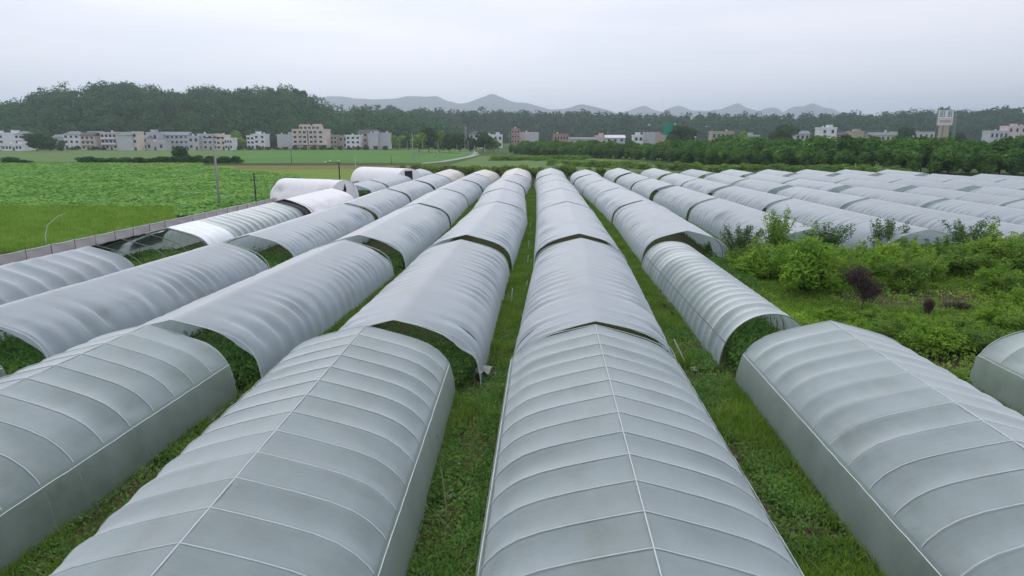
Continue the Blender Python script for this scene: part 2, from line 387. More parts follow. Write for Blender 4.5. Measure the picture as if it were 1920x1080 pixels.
# ------------------------------------------------------------------ tunnels
HALF = [(0, 2.53), (.08, 2.515), (.6, 2.39), (1.2, 2.235), (1.75, 2.07), (2.15, 1.90), (2.46, 1.69), (2.68, 1.45), (2.82, 1.2), (2.9, .9), (2.95, .6), (2.98, .3), (3.0, -.03)]
ROUND = [(3.0*math.sin(a)**.9, 2.5*math.cos(a)**.8 if a < 1.57 else -.03) for a in [i*math.pi/2/12 for i in range(13)]]
ROUND[-1] = (3.0, -.03)

def prof(half, hw, h, zmin=None, zmax=None, n=26, side=0):
    """full cross-section from the left foot over the ridge to the right foot, as x, z, outward normal"""
    P = [(-x, z) for x, z in half[::-1]]+[(x, z) for x, z in half[1:]]
    P = np.array(P)*np.array([hw/3.0, h/2.5])
    d = np.r_[0, np.cumsum(np.linalg.norm(np.diff(P, axis=0), axis=1))]
    sd = np.linspace(0, d[-1], 1601); X = np.interp(sd, d, P[:, 0]); Z = np.interp(sd, d, P[:, 1])
    m = np.ones(len(X), bool)
    if zmin is not None: m &= Z >= zmin
    if zmax is not None: m &= Z <= zmax
    if side: m &= X*side > 0
    q = np.nonzero(m)[0]; k = max(5, int(round((n*2+1)*len(q)/1601.0))); k += 1-k % 2
    s = np.linspace(sd[q[0]], sd[q[-1]], k)
    X = np.interp(s, d, P[:, 0]); Z = np.interp(s, d, P[:, 1])
    e = .06
    tx = np.interp(s+e, d, P[:, 0])-np.interp(s-e, d, P[:, 0]); tz = np.interp(s+e, d, P[:, 1])-np.interp(s-e, d, P[:, 1])
    ln = np.hypot(tx, tz); NX, NZ = -tz/ln, tx/ln
    return X, Z, NX, NZ

def grid_faces(ny, nx):
    i = np.arange(ny-1)[:, None]*nx+np.arange(nx-1)[None, :]
    return np.stack([i, i+1, i+1+nx, i+nx], -1).reshape(-1, 4)

class Tunnel:
    def __init__(s, A, B, hw=3.0, h=2.5, half=HALF, skA=0, skB=0, rib=1.05, seed=0):
        s.A, s.B, s.hw, s.h, s.half, s.skA, s.skB, s.rib = A, B, hw, h, half, skA, skB, rib
        s.L = math.hypot(B[0]-A[0], B[1]-A[1]); s.n = max(2, round(s.L/rib)); s.rng = np.random.default_rng(seed+77)
        s.c = ((A[0]+B[0])/2, (A[1]+B[1])/2)
        s.ang = math.atan2(B[1]-A[1], B[0]-A[0])-math.pi/2
    def surface(s, name, mat, parent, sub=6, amp=.05, wr=0.0, zmin=None, zmax=None, side=0, t0=0, t1=1, off=0.0, nprof=26, hang=0):
        X, Z, NX, NZ = prof(s.half, s.hw, s.h, zmin, zmax, nprof, side)
        ny = s.n*sub+1
        t = np.linspace(t0, t1, ny)
        ph = (t*s.n) % 1.0
        sag = 4*ph*(1-ph)
        bay = np.minimum((t*s.n).astype(int), s.n-1)
        ra = s.rng.uniform(.5, 1.4, s.n)[bay]
        y = (t-.5)*s.L
        wz = np.interp(Z/s.h, [0, .3, .6, .85, 1], [.15, .6, 1.0, .75, .35])
        if wr > .02:
            wz = np.interp(Z/s.h, [0, .3, .6, .8, .92, 1], [.2, .7, 1.0, .55, .15, .05])
            ra = ra*np.interp(t*5, np.arange(6), s.rng.uniform(.1, 1.7, 6)); ph = (t*s.n+.12*np.sin(t*23+s.L)) % 1.0; sag = 4*ph*(1-ph)
        if zmin is not None: wz = wz*np.clip((Z-zmin-.05)/.35, 0, 1)
        if zmax is not None: wz = wz*np.clip((zmax-.05-Z)/.35, 0, 1)
        D = -(amp*sag*ra)[:, None]*wz[None, :]
        if wr:
            sh = np.exp(-((Z/s.h-.68)/.16)**2)
            r2 = np.interp(t*s.n, np.arange(s.n+1), s.rng.uniform(0, 1, s.n+1)**1.6*1.5)
            phs = np.cumsum(s.rng.uniform(.5, 1.5, ny)*np.interp(t*7, np.arange(8), s.rng.uniform(.5, 1.7, 8)))/ny*s.L/.9
            pf = phs[:, None]+.55*(1-Z/s.h)[None, :]*np.sign(X)[None, :]*0+.5*(1-Z/s.h)[None, :]
            D = D-wr*((.5+.5*np.sin(2*math.pi*pf))**3*2.2*r2[:, None]*sh[None, :])
            lo = np.interp(t*6, np.arange(8), s.rng.normal(0, 1, 8))
            D = D+.02*lo[:, None]*wz[None, :]
        D = D+off
        XX = X[None, :]+NX[None, :]*D; ZZ = Z[None, :]+NZ[None, :]*D
        sk = (s.skA*(1-t)+s.skB*t)[:, None]*(X/s.hw)[None, :]
        YY = y[:, None]+sk+0*XX
        for row, tt in ((0, t0), (-1, t1)):      # loose, uneven film edge
            if tt in (0, 1):
                e = np.interp(np.linspace(0, 6, len(X)), np.arange(7), s.rng.uniform(-.10, .10, 7)); YY[row] += e
        V = np.stack([XX, YY, ZZ], -1).reshape(-1, 3)
        F = grid_faces(ny, len(X))
        return link(name, mesh(name, V, F, mat), parent)
    def curve_at(s, t, off=0.0, zmin=None, half_n=32):
        X, Z, NX, NZ = prof(s.half, s.hw, s.h, zmin, None, half_n)
        sk = (s.skA*(1-t)+s.skB*t)
        return [(x+nx*off, (t-.5)*s.L+sk*x/s.hw, z+nz*off) for x, z, nx, nz in zip(X, Z, NX, NZ)]
    def arch(s, t, r, mat, parent, off=0.0, name='arch'):
        mb = MB(); mb.tube(s.curve_at(t, off), r, 5); return mb.build(name, mat, parent, True)
    def line(s, x, z, r, mat, parent, name, wob=0.0, seg=40):
        pts = []
        for k in range(seg+1):
            t = k/seg; sk = (s.skA*(1-t)+s.skB*t)
            pts.append((x+random.uniform(-1, 1)*wob*.4, (t-.5)*s.L+sk*x/s.hw, z+random.uniform(-1, 1)*wob))
        mb = MB(); mb.tube(pts, r, 5); return mb.build(name, mat, parent, True)
    def root(s, name, label, group, cat='tunnel'):
        e = empty(name, (s.c[0], s.c[1], 0), s.ang); tag(e, label, cat, group); return e

ORD = ['first', 'second', 'third', 'fourth', 'fifth', 'sixth', 'seventh', 'eighth', 'ninth', 'tenth', 'eleventh']
LANE = 'the long grass lane'
ROWNAME = {0: 'in the row right of the central lane', -1: 'in the row left of the central lane',
           -2: 'in the second row left of the central lane', -3: 'in the third row left of the central lane',
           -4: 'in the outermost left row beside the fabric fence', 1: 'in the second row right of the central lane',
           2: 'in the third row right of the central lane'}
for k in range(3, 11): ROWNAME[k] = 'in the %s row right of the central lane' % ORD[k]
GROUP = 'plastic film tunnels laid out in rows'

def near_tunnel(A, B, skA, skB, label, seed, mat='film_near'):
    T = Tunnel(A, B, skA=skA, skB=skB, seed=seed)
    r = T.root('film_tunnel', label, GROUP)
    zs = 1.25
    T.surface('film_cover', M[mat], r, sub=8, amp=.085, zmin=zs-.03, wr=.004, nprof=36)
    for sd in (-1, 1):
        T.surface('side_curtain', M['curtain'], r, sub=4, amp=.02, zmax=zs+.07, side=sd, off=.030, nprof=40)
        xs = float(np.interp(zs, [p[1] for p in HALF[::-1]], [p[0] for p in HALF[::-1]]))
        T.line(sd*(xs+.034), zs, .012, M['clip'], r, 'film_clip', .010, 60)
        T.line(sd*3.0, .05, .03, M['clip'], r, 'bottom_rail', .01)
    for k in range(T.n+1):
        T.arch(k/T.n, .012, M['pipe'], r, .010)
    T.line(0, T.h+.028, .014, M['pipe'], r, 'ridge_pole')
    return r, T

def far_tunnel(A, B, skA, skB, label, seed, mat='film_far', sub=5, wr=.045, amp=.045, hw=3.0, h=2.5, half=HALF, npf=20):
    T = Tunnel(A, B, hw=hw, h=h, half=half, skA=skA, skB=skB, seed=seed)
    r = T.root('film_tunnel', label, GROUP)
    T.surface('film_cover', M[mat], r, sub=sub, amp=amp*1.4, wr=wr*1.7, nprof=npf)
    for t in (0, 1): T.arch(t, .02, M['pipe'], r, 0.0)
    if npf == 20 and A[1] < 66: T.arch(1.6/T.L, .022, M['rusty_pipe'], r, -.09); T.arch(1-1.4/T.L, .022, M['rusty_pipe'], r, -.09)
    return r, T

rows = {
 -1: [((-5.4, 2), (-5.75, 21.8)), ((-4.95, 22.6), (-4.7, 41.4)), ((-4.6, 43.6), (-4.0, 66.4)), ((-4.0, 67), (-4.4, 84)), ((-4.5, 84.7), (-4.9, 100)), ((-4.8, 100.8), (-4.2, 117.2)), ((-4.1, 118.2), (-4.3, 140))],
 0: [((1.75, 2), (1.95, 22.2)), ((2.0, 22.7), (2.7, 42.4)), ((2.7, 44.4), (2.8, 66.6)), ((2.8, 67.3), (2.75, 84.3)), ((2.75, 84.9), (2.7, 101.4)), ((2.7, 102), (2.4, 117.4)), ((2.3, 118.4), (2.5, 140.5))],
 -2: [((-14.1, 2), (-13.1, 21.6)), ((-12.6, 22.3), (-11.8, 41)), ((-11.5, 43.2), (-11.3, 64)), ((-11.3, 65), (-11.5, 83)), ((-11.5, 83.9), (-11.2, 101)), ((-11.1, 102), (-10.8, 117)), ((-10.8, 118), (-10.3, 133))],
 -3: [((-21.6, 2), (-20.4, 21.0)), ((-20.1, 22.4), (-18.9, 39.8)), ((-18.6, 43), (-18.2, 63.5)), ((-18.2, 64.8), (-18.4, 82.6)), ((-18.4, 83.8), (-18, 99.2)), ((-17.9, 100.5), (-17.7, 116.8)), ((-17.6, 117.6), (-17.2, 135))],
 1: [((9.75, 2), (10.05, 23.0)), None, ((10.05, 46.1), (10.4, 68)), ((10.3, 68.7), (10.0, 85.4)), ((10, 86.1), (9.5, 101)), ((9.4, 101.5), (8.9, 116.3)), ((8.8, 117.4), (9.1, 134))],
}
SK = {0: (0, -.1), 1: (.15, .0), 2: (0, .1), 3: (.25, 0), 4: (0, 0), 5: (.3, .1), 6: (-.35, 0)}
seed = 0
for rk in sorted(rows):
    nth = 0
    for bi, seg in enumerate(rows[rk]):
        if seg is None: nth += 1; continue
        seed += 1
        A, B = seg; skA, skB = SK[bi]
        if rk > 0: skA *= .5
        if rk == 0 and bi == 1: skA = .5
        where = ROWNAME[rk]
        if bi == 0:
            near_tunnel(A, B, skA, skB, 'nearest film tunnel with white hoops '+where, seed)
        elif bi == 6:
            beige = rk <= 0 and rk != 0
            far_tunnel(A, B, skA, skB, ('beige' if beige else 'pale')+' film tunnel at far end '+where, seed, 'beige_film' if beige else 'film_far')
        else:
            far_tunnel(A, B, skA, skB, '%s film tunnel from the camera %s' % (ORD[nth], where), seed, 'film_far', 6 if bi < 3 else 5)
        nth += 1

# right-hand block: rows 2 to 10
RX = {2: (19, 18.5, 17.7, 16.4, 16.2), 3: (26.8, 26.2, 25.1, 23.8, 23.3), 4: (34.6, 34, 32.8, 30.8, 29.9), 5: (42.5, 41.9, 40.4, 37.9, 37.3),
      6: (50, 49.5, 48.5, 45, 44.5), 7: (58.2, 57.6, 56.7, 52.3, 51.9), 8: (66, 65.4, 64.4, 59.6, 59.4), 9: (73.6, 73, 72, 67.4, 67.3), 10: (81.5, 81, 80, 75.6, 74.5)}
RY = (47, 72, 90, 122, 142)
BL = [(47.5, 71.3), (72.2, 89.3), (91.6, 105.4), (106.0, 121.0), (123.4, 141.0)]
for rk in range(2, 11):
    for bi, (y0, y1) in enumerate(BL):
        if rk >= 7 and bi == 0 or rk >= 9 and bi == 1: continue
        if rk == 10 and bi == 4: continue
        seed += 1
        d = random.uniform(-.3, .3)
        A = (float(np.interp(y0, RY, RX[rk])), y0+d); B = (float(np.interp(y1, RY, RX[rk])), y1+random.uniform(-.3, .3)-(5 if bi == 4 and rk > 3 else 0))
        far_tunnel(A, B, -.2, .1, '%s whitish tunnel of the far block in the %s row right of the lane' % (ORD[bi], ORD[rk]), seed, 'film_far', 5 if bi < 3 else 4, npf=16)

# far right near tunnel, narrow tunnel, outer left row
r, T = near_tunnel((18.1, 3), (18.2, 23.3), 0, 0, 'bluish grey film tunnel cut by the right edge of the picture', 501, 'film_clear')
T = Tunnel((8.85, 25.7), (8.75, 44.4), 1.95, 2.05, ROUND, .75, 0, .9, 502)
r = T.root('film_tunnel', 'narrow round striped film tunnel with an open mouth beside the weeds', GROUP)
T.surface('film_cover', M['film_clear'], r, sub=8, amp=.17, t0=0)
for k in range(T.n+1): T.arch(k/T.n, .02, M['rusty_pipe'], r, -.02)
T.line(-1.75, 1.1, .02, M['rusty_pipe'], r, 'side_rail'); T.line(1.75, 1.1, .02, M['rusty_pipe'], r, 'side_rail')

T = Tunnel((-27.9, 14), (-25.9, 38.0), seed=503, rib=1.3, half=HALF)
r = T.root('film_tunnel', 'pale film tunnel with scalloped shoulder in the outermost left row, in front', GROUP)
T.surface('film_cover', M['film_far'], r, sub=7, amp=.20, zmin=1.1)
for sd in (-1, 1):
    T.surface('side_curtain', M['curtain'], r, sub=4, amp=.02, zmax=1.25, side=sd, off=.012)
    T.line(sd*2.9, 1.15, .02, M['clip'], r, 'film_clip', .01)
for t in (0, 1): T.arch(t, .025, M['pipe'], r)

# torn open stretch: bare hoops and black shade net
T = Tunnel((-25.9, 38.6), (-25.7, 46.0), seed=504, rib=1.2)
r = T.root('tunnel_frame', 'open hoop frame with torn black shade net and loose film at left', None, 'tunnel')
T.surface('shade_net', M['net'], r, sub=4, amp=.25, zmin=1.3, side=-1, t1=.85)
T.surface('torn_film', M['film_clear'], r, sub=5, amp=.3, zmin=.1, side=-1, t0=.3, off=-.12)
for k in range(0, T.n+1, 2): T.arch(k/T.n, .03, M['rusty_pipe'], r, -.03)
T = Tunnel((-25.7, 46.2), (-25.5, 65.2), seed=505, rib=1.1)
r = T.root('film_tunnel', 'striped film tunnel with one bright white end, outermost left row', GROUP)
T.surface('film_cover', M['film_clear'], r, sub=7, amp=.11)
T.surface('white_end', M['bright_film'], r, sub=3, amp=.06, zmin=.9, t1=.22, off=.03)
for t in (0, 1): T.arch(t, .025, M['pipe'], r)
T = Tunnel((-25.5, 65.4), (-25.4, 67.6), seed=506, rib=1.0)
r = T.root('tunnel_frame', 'short gap of black net between striped film and white cloth', None, 'tunnel')
T.surface('shade_net', M['net'], r, sub=3, amp=.05, off=-.15)
T.arch(.5, .03, M['rusty_pipe'], r)
T = Tunnel((-25.5, 67.8), (-25.2, 83), 3.1, 2.55, seed=507, rib=2.4)
r = T.root('cloth_tunnel', 'low tunnel wrapped in white cloth in front of the raised one', None, 'tunnel')
T.surface('cloth_cover', M['white_cloth'], r, sub=8, amp=.25, wr=.16)
T.surface('cloth_hem', M['fence_cloth'], r, sub=3, amp=0, t1=.02, off=.02)
T = Tunnel((-33.6, 90.3), (-24.6, 86.6), 3.0, 3.35, ROUND, seed=508, rib=2.2)
r = T.root('cloth_tunnel', 'raised round tunnel draped in creased white cloth beside the fence', None, 'tunnel')
T.surface('cloth_cover', M['white_cloth'], r, sub=9, amp=.5, wr=.3)
mb = MB(); mb.add(T.curve_at(0), [list(range(len(T.curve_at(0))))]); mb.build('end_net', M['net'], r)
V = [(x*.35, T.L/2+.02, z*.8) for x, y, z in T.curve_at(1)]
mb = MB(); mb.add(T.curve_at(1), [list(range(len(V)))]); mb.build('end_cloth', M['white_cloth'], r)
mb = MB(); mb.add([(-.3, T.L/2+.05, 2.2), (0, T.L/2+.05, 2.9), (.25, T.L/2+.05, 2.1), (.9, T.L/2+.05, 1.9), (.2, T.L/2+.05, 1.7), (0, T.L/2+.05, .9), (-.2, T.L/2+.05, 1.6)], [[0, 1, 2], [2, 3, 4], [4, 5, 6], [0, 2, 4, 6]]); mb.build('painted_dark_opening', M['net'], r)  # flat black sheet on the closed end, painted as the opening's dark inside
T = Tunnel((-32.2, 126.5), (-22.5, 119.5), 3.2, 3.3, ROUND, seed=509, rib=2.4)
r = T.root('cloth_tunnel', 'farther white cloth tunnel with a narrow door slit painted black', None, 'tunnel')
T.surface('cloth_cover', M['white_cloth'], r, sub=9, amp=.10, wr=.03)
mb = MB(); mb.add(T.curve_at(0), [list(range(len(V)))]); mb.build('end_cloth', M['white_cloth'], r)
mb = MB(); mb.add(T.curve_at(1), [list(range(len(V)))]); mb.build('end_cloth', M['white_cloth'], r)
mb = MB(); mb.box(-.8, 1.0, T.L/2+.01, T.L/2+.06, .2, 2.9); mb.build('painted_dark_slit', M['net'], r)  # thin black box on the end cloth, painted for the unlit door gap
for i, (A, B) in enumerate([((-24.9, 91), (-24.6, 99.5)), ((-24.6, 100.6), (-24.2, 117.4)), ((-24.2, 118), (-23.6, 133))]):
    if i == 2: A, B = (-20.9+-2.6, 123), (-23.3, 136)
    far_tunnel(A, B, .2, 0, '%s grey film tunnel behind the white cloth ones in the outermost left row' % ORD[i], 600+i)

# ------------------------------------------------------------------ fabric fence
fe = empty('fabric_fence', (0, 0, 0)); tag(fe, 'long low fence of pinkish grey fabric on dark stakes by the paddy', 'fence')
FX = lambda y: -35.9+(y-40)*.043
V = []; F = []; ys = np.arange(24, 134, .4)
for i, y in enumerate(ys):
    ph = ((y-24) % 2.4)/2.4; zt = 1.0-.035*4*ph*(1-ph)
    for j in range(5):
        u = j/4; V.append((FX(y)+.05*math.sin(y*2.6+j), y, -.02+u*zt))
F = grid_faces(len(ys), 5)
link('fabric_panel', mesh('fabric_panel', V, F, M['fence_cloth']), fe)
mb = MB()
mb.tube([(FX(y), y, 1.0-.035*4*(((y-24) % 2.4)/2.4)*(1-((y-24) % 2.4)/2.4)) for y in ys], .03, 5); mb.build('top_hem', M['clip'], fe, True)
pm = MB().tube([(0, 0, -.1), (0, 0, 1.0)], .018, 6).mesh('post', M['post'])
for k in range(46):
    y = 24+k*2.4; o = link('post', pm, fe, (FX(y)+.06, y, 0)); o.rotation_euler = (random.uniform(-.05, .05), random.uniform(-.05, .05), 0); o.scale.z = random.uniform(.98, 1.25)

# ------------------------------------------------------------------ low plants between and inside the tunnels
def blades(P, hgt, wd, rng, lean=.35):
    """upright grass blades: one narrow bent quad pair each"""
    n = len(P); a = rng.uniform(0, 2*math.pi, n); h = hgt*rng.uniform(.5, 1.3, n)
    dx, dy = np.cos(a), np.sin(a); lx = rng.normal(0, lean, n)*h; ly = rng.normal(0, lean, n)*h
    w2 = wd*.5
    B1 = P+np.stack([dx*w2, dy*w2, 0*a], 1); B2 = P-np.stack([dx*w2, dy*w2, 0*a], 1)
    M1 = P+np.stack([lx*.4+dx*w2*.8, ly*.4+dy*w2*.8, h*.6], 1); M2 = P+np.stack([lx*.4-dx*w2*.8, ly*.4-dy*w2*.8, h*.6], 1)
    T1 = P+np.stack([lx+dx*w2*.15, ly+dy*w2*.15, h], 1); T2 = P+np.stack([lx-dx*w2*.15, ly-dy*w2*.15, h], 1)
    V = np.stack([B1, B2, M2, M1, T2, T1], 1).reshape(-1, 3)
    b = np.arange(n)[:, None]*6
    return V, np.concatenate([b+np.array([[0, 1, 2, 3]]), b+np.array([[3, 2, 4, 5]])], 0)

def vnoise(x, y, seed=0):
    r = np.random.default_rng(seed); G = r.uniform(0, 1, (64, 64))
    xi = np.floor(x).astype(int); yi = np.floor(y).astype(int); fx = x-xi; fy = y-yi
    fx = fx*fx*(3-2*fx); fy = fy*fy*(3-2*fy)
    g = lambda a, b: G[a % 64, b % 64]
    return (g(xi, yi)*(1-fx)+g(xi+1, yi)*fx)*(1-fy)+(g(xi, yi+1)*(1-fx)+g(xi+1, yi+1)*fx)*fy

def rowx(rk, y):
    ps = []
    for seg in rows[rk]:
        if seg: ps += [(seg[0][1], seg[0][0]), (seg[1][1], seg[1][0])]
    ps = sorted(ps); return np.interp(y, [p[0] for p in ps], [p[1] for p in ps])

grass_P, herb_P, vine_P = [], [], []
R = np.random.default_rng(11)
order = [-4, -3, -2, -1, 0, 1, 2]
def rx(rk, y):
    if rk == -4: return np.interp(y, [14, 38, 65, 90, 134], [-27.9, -25.8, -25.5, -24.9, -24])
    if rk == 2: return np.interp(y, [0, 24, 47, 72, 142], [18.1, 18.2, 19, 18.5, 16.2])
    return rowx(rk, y)
for a, b in zip(order[:-1], order[1:]):
    n = 44000 if a in (-2, -1, 0) else (15000 if a > -4 else 6000)
    y = 7+(R.uniform(0, 1, n)**2.1)*110
    xl = rx(a, y)+2.95; xr = rx(b, y)-2.95
    if b == 2: xr = np.minimum(xr, xl+2.2); 
    u = R.uniform(-.02, 1.02, n); x = xl+(xr-xl)*u
    q = vnoise(x*.9+a*7, y*.35, 3)
    if b == 1: # beside the narrow tunnel the strip is wider
        pass
    bare = vnoise(x*1.1+3, y*.5, 9) > (.74 if a != -1 else .58)
    m = ~bare | (y > 40) | (R.uniform(0, 1, n) < .12)
    isg = (q+R.normal(0, .13, n) > (.40 if a == -2 else .60)) | (y > 30) & (R.uniform(0, 1, n) < .45)
    P = np.stack([x, y, 0*x+.02], 1)
    grass_P.append(P[m & isg]); herb_P.append(P[m & ~isg])
gp = np.concatenate(grass_P); hp = np.concatenate(herb_P)
V1, F1 = blades(np.repeat(gp, 3, 0)+np.c_[R.normal(0, .06, (len(gp)*3, 2)), np.zeros(len(gp)*3)], .32, .035, R)
tag(link('lane_grass', mesh('lane_grass', V1, F1, M['blade'])), 'bright green grass growing in the lanes between tunnels', 'grass', kind='stuff')
def herbs(P, k, spread, hgt, leaf, rng, up=.9):
    C = np.repeat(P, k, 0); n = len(C)
    C = C+np.c_[rng.normal(0, spread, (n, 2)), rng.uniform(.02, 1, n)*hgt]
    return quads(C, leaf, up, .6, rng, .8)
V2, F2 = herbs(hp, 6, .10, .22, .055, R)
tag(link('lane_weeds', mesh('lane_weeds', V2, F2, M['leaf_melon'])), 'dark leafy weeds covering the lanes between tunnels', 'weeds', kind='stuff')

yy = 8+R.uniform(0, 1, 2600)**1.6*60; lane_id = R.integers(0, 4, 2600); xx = np.zeros(2600)
for q_ in range(4):
    a, b = order[q_+1], order[q_+2]; mm = lane_id == q_; xx[mm] = rx(a, yy[mm])+3.0+(rx(b, yy[mm])-rx(a, yy[mm])-6.0)*R.uniform(0, 1, mm.sum())
Vs, Fs = blades(np.stack([xx, yy, 0*xx+.03], 1), .42, .03, R, 1.2)
M['straw'] = leafmat('straw', (.16, .13, .07), (.26, .22, .13), (.38, .34, .22))
tag(link('straw', mesh('straw', Vs, Fs, M['straw'])), 'dry straw blades mixed into the lane weeds', 'straw', kind='stuff')

# crop vines: seen through the open gaps and the clear side film
C = []
for a in [-4, -3, -2, -1, 0, 1]:
    for yb, hw_, n in [(22.3, 3.2, 2600), (42.5, 3.5, 1900), (66.6, 2, 500), (84.5, 1.5, 300), (101.5, 1.5, 300), (118, 1.5, 300)]:
        y = yb+R.normal(0, hw_*.6, n); x = rx(a, y)+R.uniform(-2.45, 2.45, n); C.append(np.stack([x, y, 0*x+.02], 1))
    y = R.uniform(3, 22, 1500); x = rx(a, y)+R.uniform(-2.4, 2.4, 1500); C.append(np.stack([x, y, 0*x+.02], 1))
y = R.uniform(24, 46, 2500); x = 8.8+R.uniform(-1.2, 1.3, 2500); C.append(np.stack([x, y, 0*x+.02], 1))
y = R.uniform(38, 46, 1600); x = -25.4+R.uniform(-1.5, 2.9, 1600); C.append(np.stack([x, y, 0*x+.25], 1))
C = np.concatenate(C)
V3, F3 = herbs(C, 12, .16, .85, .08, R)
tag(link('melon_vines', mesh('melon_vines', V3, F3, M['leaf_melon'])), 'dark green melon vines filling the ground inside the tunnels', 'vines', kind='stuff')

# weed field on the right
n = 42000
x = R.uniform(10.2, 40, n); y = R.uniform(23.5, 47, n)
q = vnoise(x*.25, y*.35, 21)
inb = ((x-21.5)/(5.5+2*vnoise(x*.7, y*.7, 5)))**2+((y-37)/(2.2+1.6*vnoise(x*.5, y*.5, 6)))**2 < 1.0
inb2 = ((x-16)/2.6)**2+((y-26)/1.7)**2 < 1.0
onrow = (x < 11.2) & (y > 24)
m = ~(inb | inb2 | onrow) | (R.uniform(0, 1, n) < .10)
x, y, q = x[m], y[m], q[m]
hump = .15+.55*q
P = np.stack([x, y, 0*x+.02], 1)
k = 8; CC = np.repeat(P, k, 0); hh = np.repeat(hump, k)
CC = CC+np.c_[R.normal(0, .14, (len(CC), 2)), R.uniform(.1, 1, len(CC))*hh]
br = np.repeat(vnoise(x*.18+5, y*.3, 33), k) > .45
Va, Fa = quads(CC[br], .085, .9, .45, R, .6); Vb, Fb = quads(CC[~br], .085, .9, .5, R, .6)
tag(link('weed_cover', mesh('weed_cover', Va, Fa, M['leaf_mid'])), 'knee high bright weeds over the open plot at right', 'weeds', kind='stuff')
tag(link('creeper_cover', mesh('creeper_cover', Vb, Fb, M['leaf_bright'])), 'lighter creeping plants spread over the open plot', 'weeds', kind='stuff')
# taller grass tufts there
sel = R.integers(0, len(P), 9000)
V4, F4 = blades(P[sel], .7, .03, R, .3)
tag(link('tall_grass', mesh('tall_grass', V4, F4, M['blade'])), 'thin tall grass standing among the weeds at right', 'grass', kind='stuff')

# rice seedlings near left
rp = []
n = 26000
px = R.uniform(-60, 330, n); py = 394+R.uniform(0, 1, n)**1.1*90
for a, b in zip(px, py): rp.append(ground_point(a, b))
rp = np.array(rp); m = rp[:, 0] < (FX(rp[:, 1])-.7); rp = rp[m]
rp = np.c_[rp, np.full(len(rp), .04)]
V5, F5 = blades(np.repeat(rp, 4, 0)+np.c_[R.normal(0, .10, (len(rp)*4, 2)), np.zeros(len(rp)*4)], .62, .055, R, .22)
tag(link('rice_plants', mesh('rice_plants', V5, F5, M['blade_rice'])), 'upright young rice filling the near left paddy', 'rice', kind='stuff')

# lotus leaves
pts = []
n = 95000
px = R.uniform(-120, 560, n); iy = R.uniform(1/157.0, 1/52.0, n); py = 256+1/iy*1.0
for a, b in zip(px, py):
    if b > 412 or b < 309: continue
    if a < 330 and b > 396: continue
    if a > 380 and b < 318+(a-400)*.10: continue
    X, Y = ground_point(a, b)
    if X > FX(Y)-1.2: continue
    pts.append((X, Y))
pts = np.array(pts); n = len(pts); q = vnoise(pts[:, 0]*.16, pts[:, 1]*.10, 41); q2 = vnoise(pts[:, 0]*.5, pts[:, 1]*.35, 42)
ctr = np.c_[pts, .35+.3*q*R.uniform(.5, 1, n)+.05*q2]
rad = R.uniform(.18, .38, n)*(1+.35*(pts[:, 1] > 110))
nrm = R.normal(0, .32, (n, 3)); nrm[:, 2] = 1; nrm /= np.linalg.norm(nrm, axis=1)[:, None]
ax = np.cross(nrm, [0, 1, 0]); ax /= np.linalg.norm(ax, axis=1)[:, None]; ay = np.cross(nrm, ax)
ring = []
for k in range(6):
    t = k*math.pi/3; ring.append(ctr+(ax*math.cos(t)+ay*math.sin(t))*rad[:, None]+nrm*.06)
V = np.stack(ring, 1).reshape(-1, 3)
F = np.arange(6*n).reshape(n, 6)
tag(link('lotus_leaves', mesh('lotus_leaves', V, F, M['leaf_lotus'], False)), 'round lotus leaves packed over the pond field', 'lotus', kind='stuff')

# ------------------------------------------------------------------ shrubs on the open plot
shr = {
 'bright': [],
 'mid': [],
 'purple': [tree_mesh(6, 2.6, 1.25, 3600, .06, M['leaf_purple'], 8, .05, .22, .5, .35)]}
def bush_mesh(seed, h, rx, n, leaf, mat, stems=34, per=70):
    """leafy mass with sprigs that break its outline"""
    rng = np.random.default_rng(seed); P, d = crown_points(n, rx, h*.42, 14, rng, h*.42, .25, .75)
    C = [P[P[:, 2] > .03]]; Nn = [d[P[:, 2] > .03]]; mb = MB()
    for k in range(stems):
        t = rng.uniform(0, 6.28); rr = rng.uniform(.1, 1.15)*rx; hh = h*rng.uniform(.55, 1.12)*(1-.25*(rr/rx)**2)
        tip = np.array([rr*math.cos(t), rr*math.sin(t), hh]); mid = tip*[.5, .5, .6]
        mb.tube([(0, 0, 0), tuple(mid), tuple(tip)], [.025, .015, .005], 4)
        u = rng.uniform(.55, 1, per)[:, None]; q = mid+(tip-mid)*((u-.5)/.5)
        C.append(q+rng.normal(0, .10, (per, 3))); v = rng.normal(size=(per, 3)); Nn.append(v/np.linalg.norm(v, axis=1)[:, None])
    V, F = quads(np.concatenate(C), leaf, .7, .4, rng, None, np.concatenate(Nn))
    return mesh('crown', V, F, mat), mb.mesh('trunk', M['wood'], True)
def willow_mesh(seed, h, rx, stems, per, mat):
    """upright whips with leaves along them"""
    rng = np.random.default_rng(seed); mb = MB(); C = []
    for k in range(stems):
        t = rng.uniform(0, 6.28); r = rng.uniform(.2, 1)*rx; hh = h*rng.uniform(.6, 1.05)
        tip = np.array([r*math.cos(t), r*math.sin(t), hh]); mid = tip*[.35, .35, .5]
        mb.tube([(0, 0, 0), tuple(mid), tuple(tip)], [.03, .02, .006], 4)
        u = rng.uniform(.25, 1, per)[:, None]
        p = np.where(u < .5, mid*(u/.5), mid+(tip-mid)*((u-.5)/.5)); C.append(p+rng.normal(0, .13, (per, 3))*(1.3-u*.6))
    V, F = quads(np.concatenate(C), .085, .8, .33, rng)
    return mesh('crown', V, F, mat), mb.mesh('trunk', M['wood'], True)
shr['bright'] = [bush_mesh(s, 3.0, 1.6, 4800, .11, M['leaf_bright']) for s in (1, 2, 12)]
shr['mid'] = [bush_mesh(s, 3.0, 1.6, 4800, .105, M['leaf_mid']) for s in (3, 4, 13)]
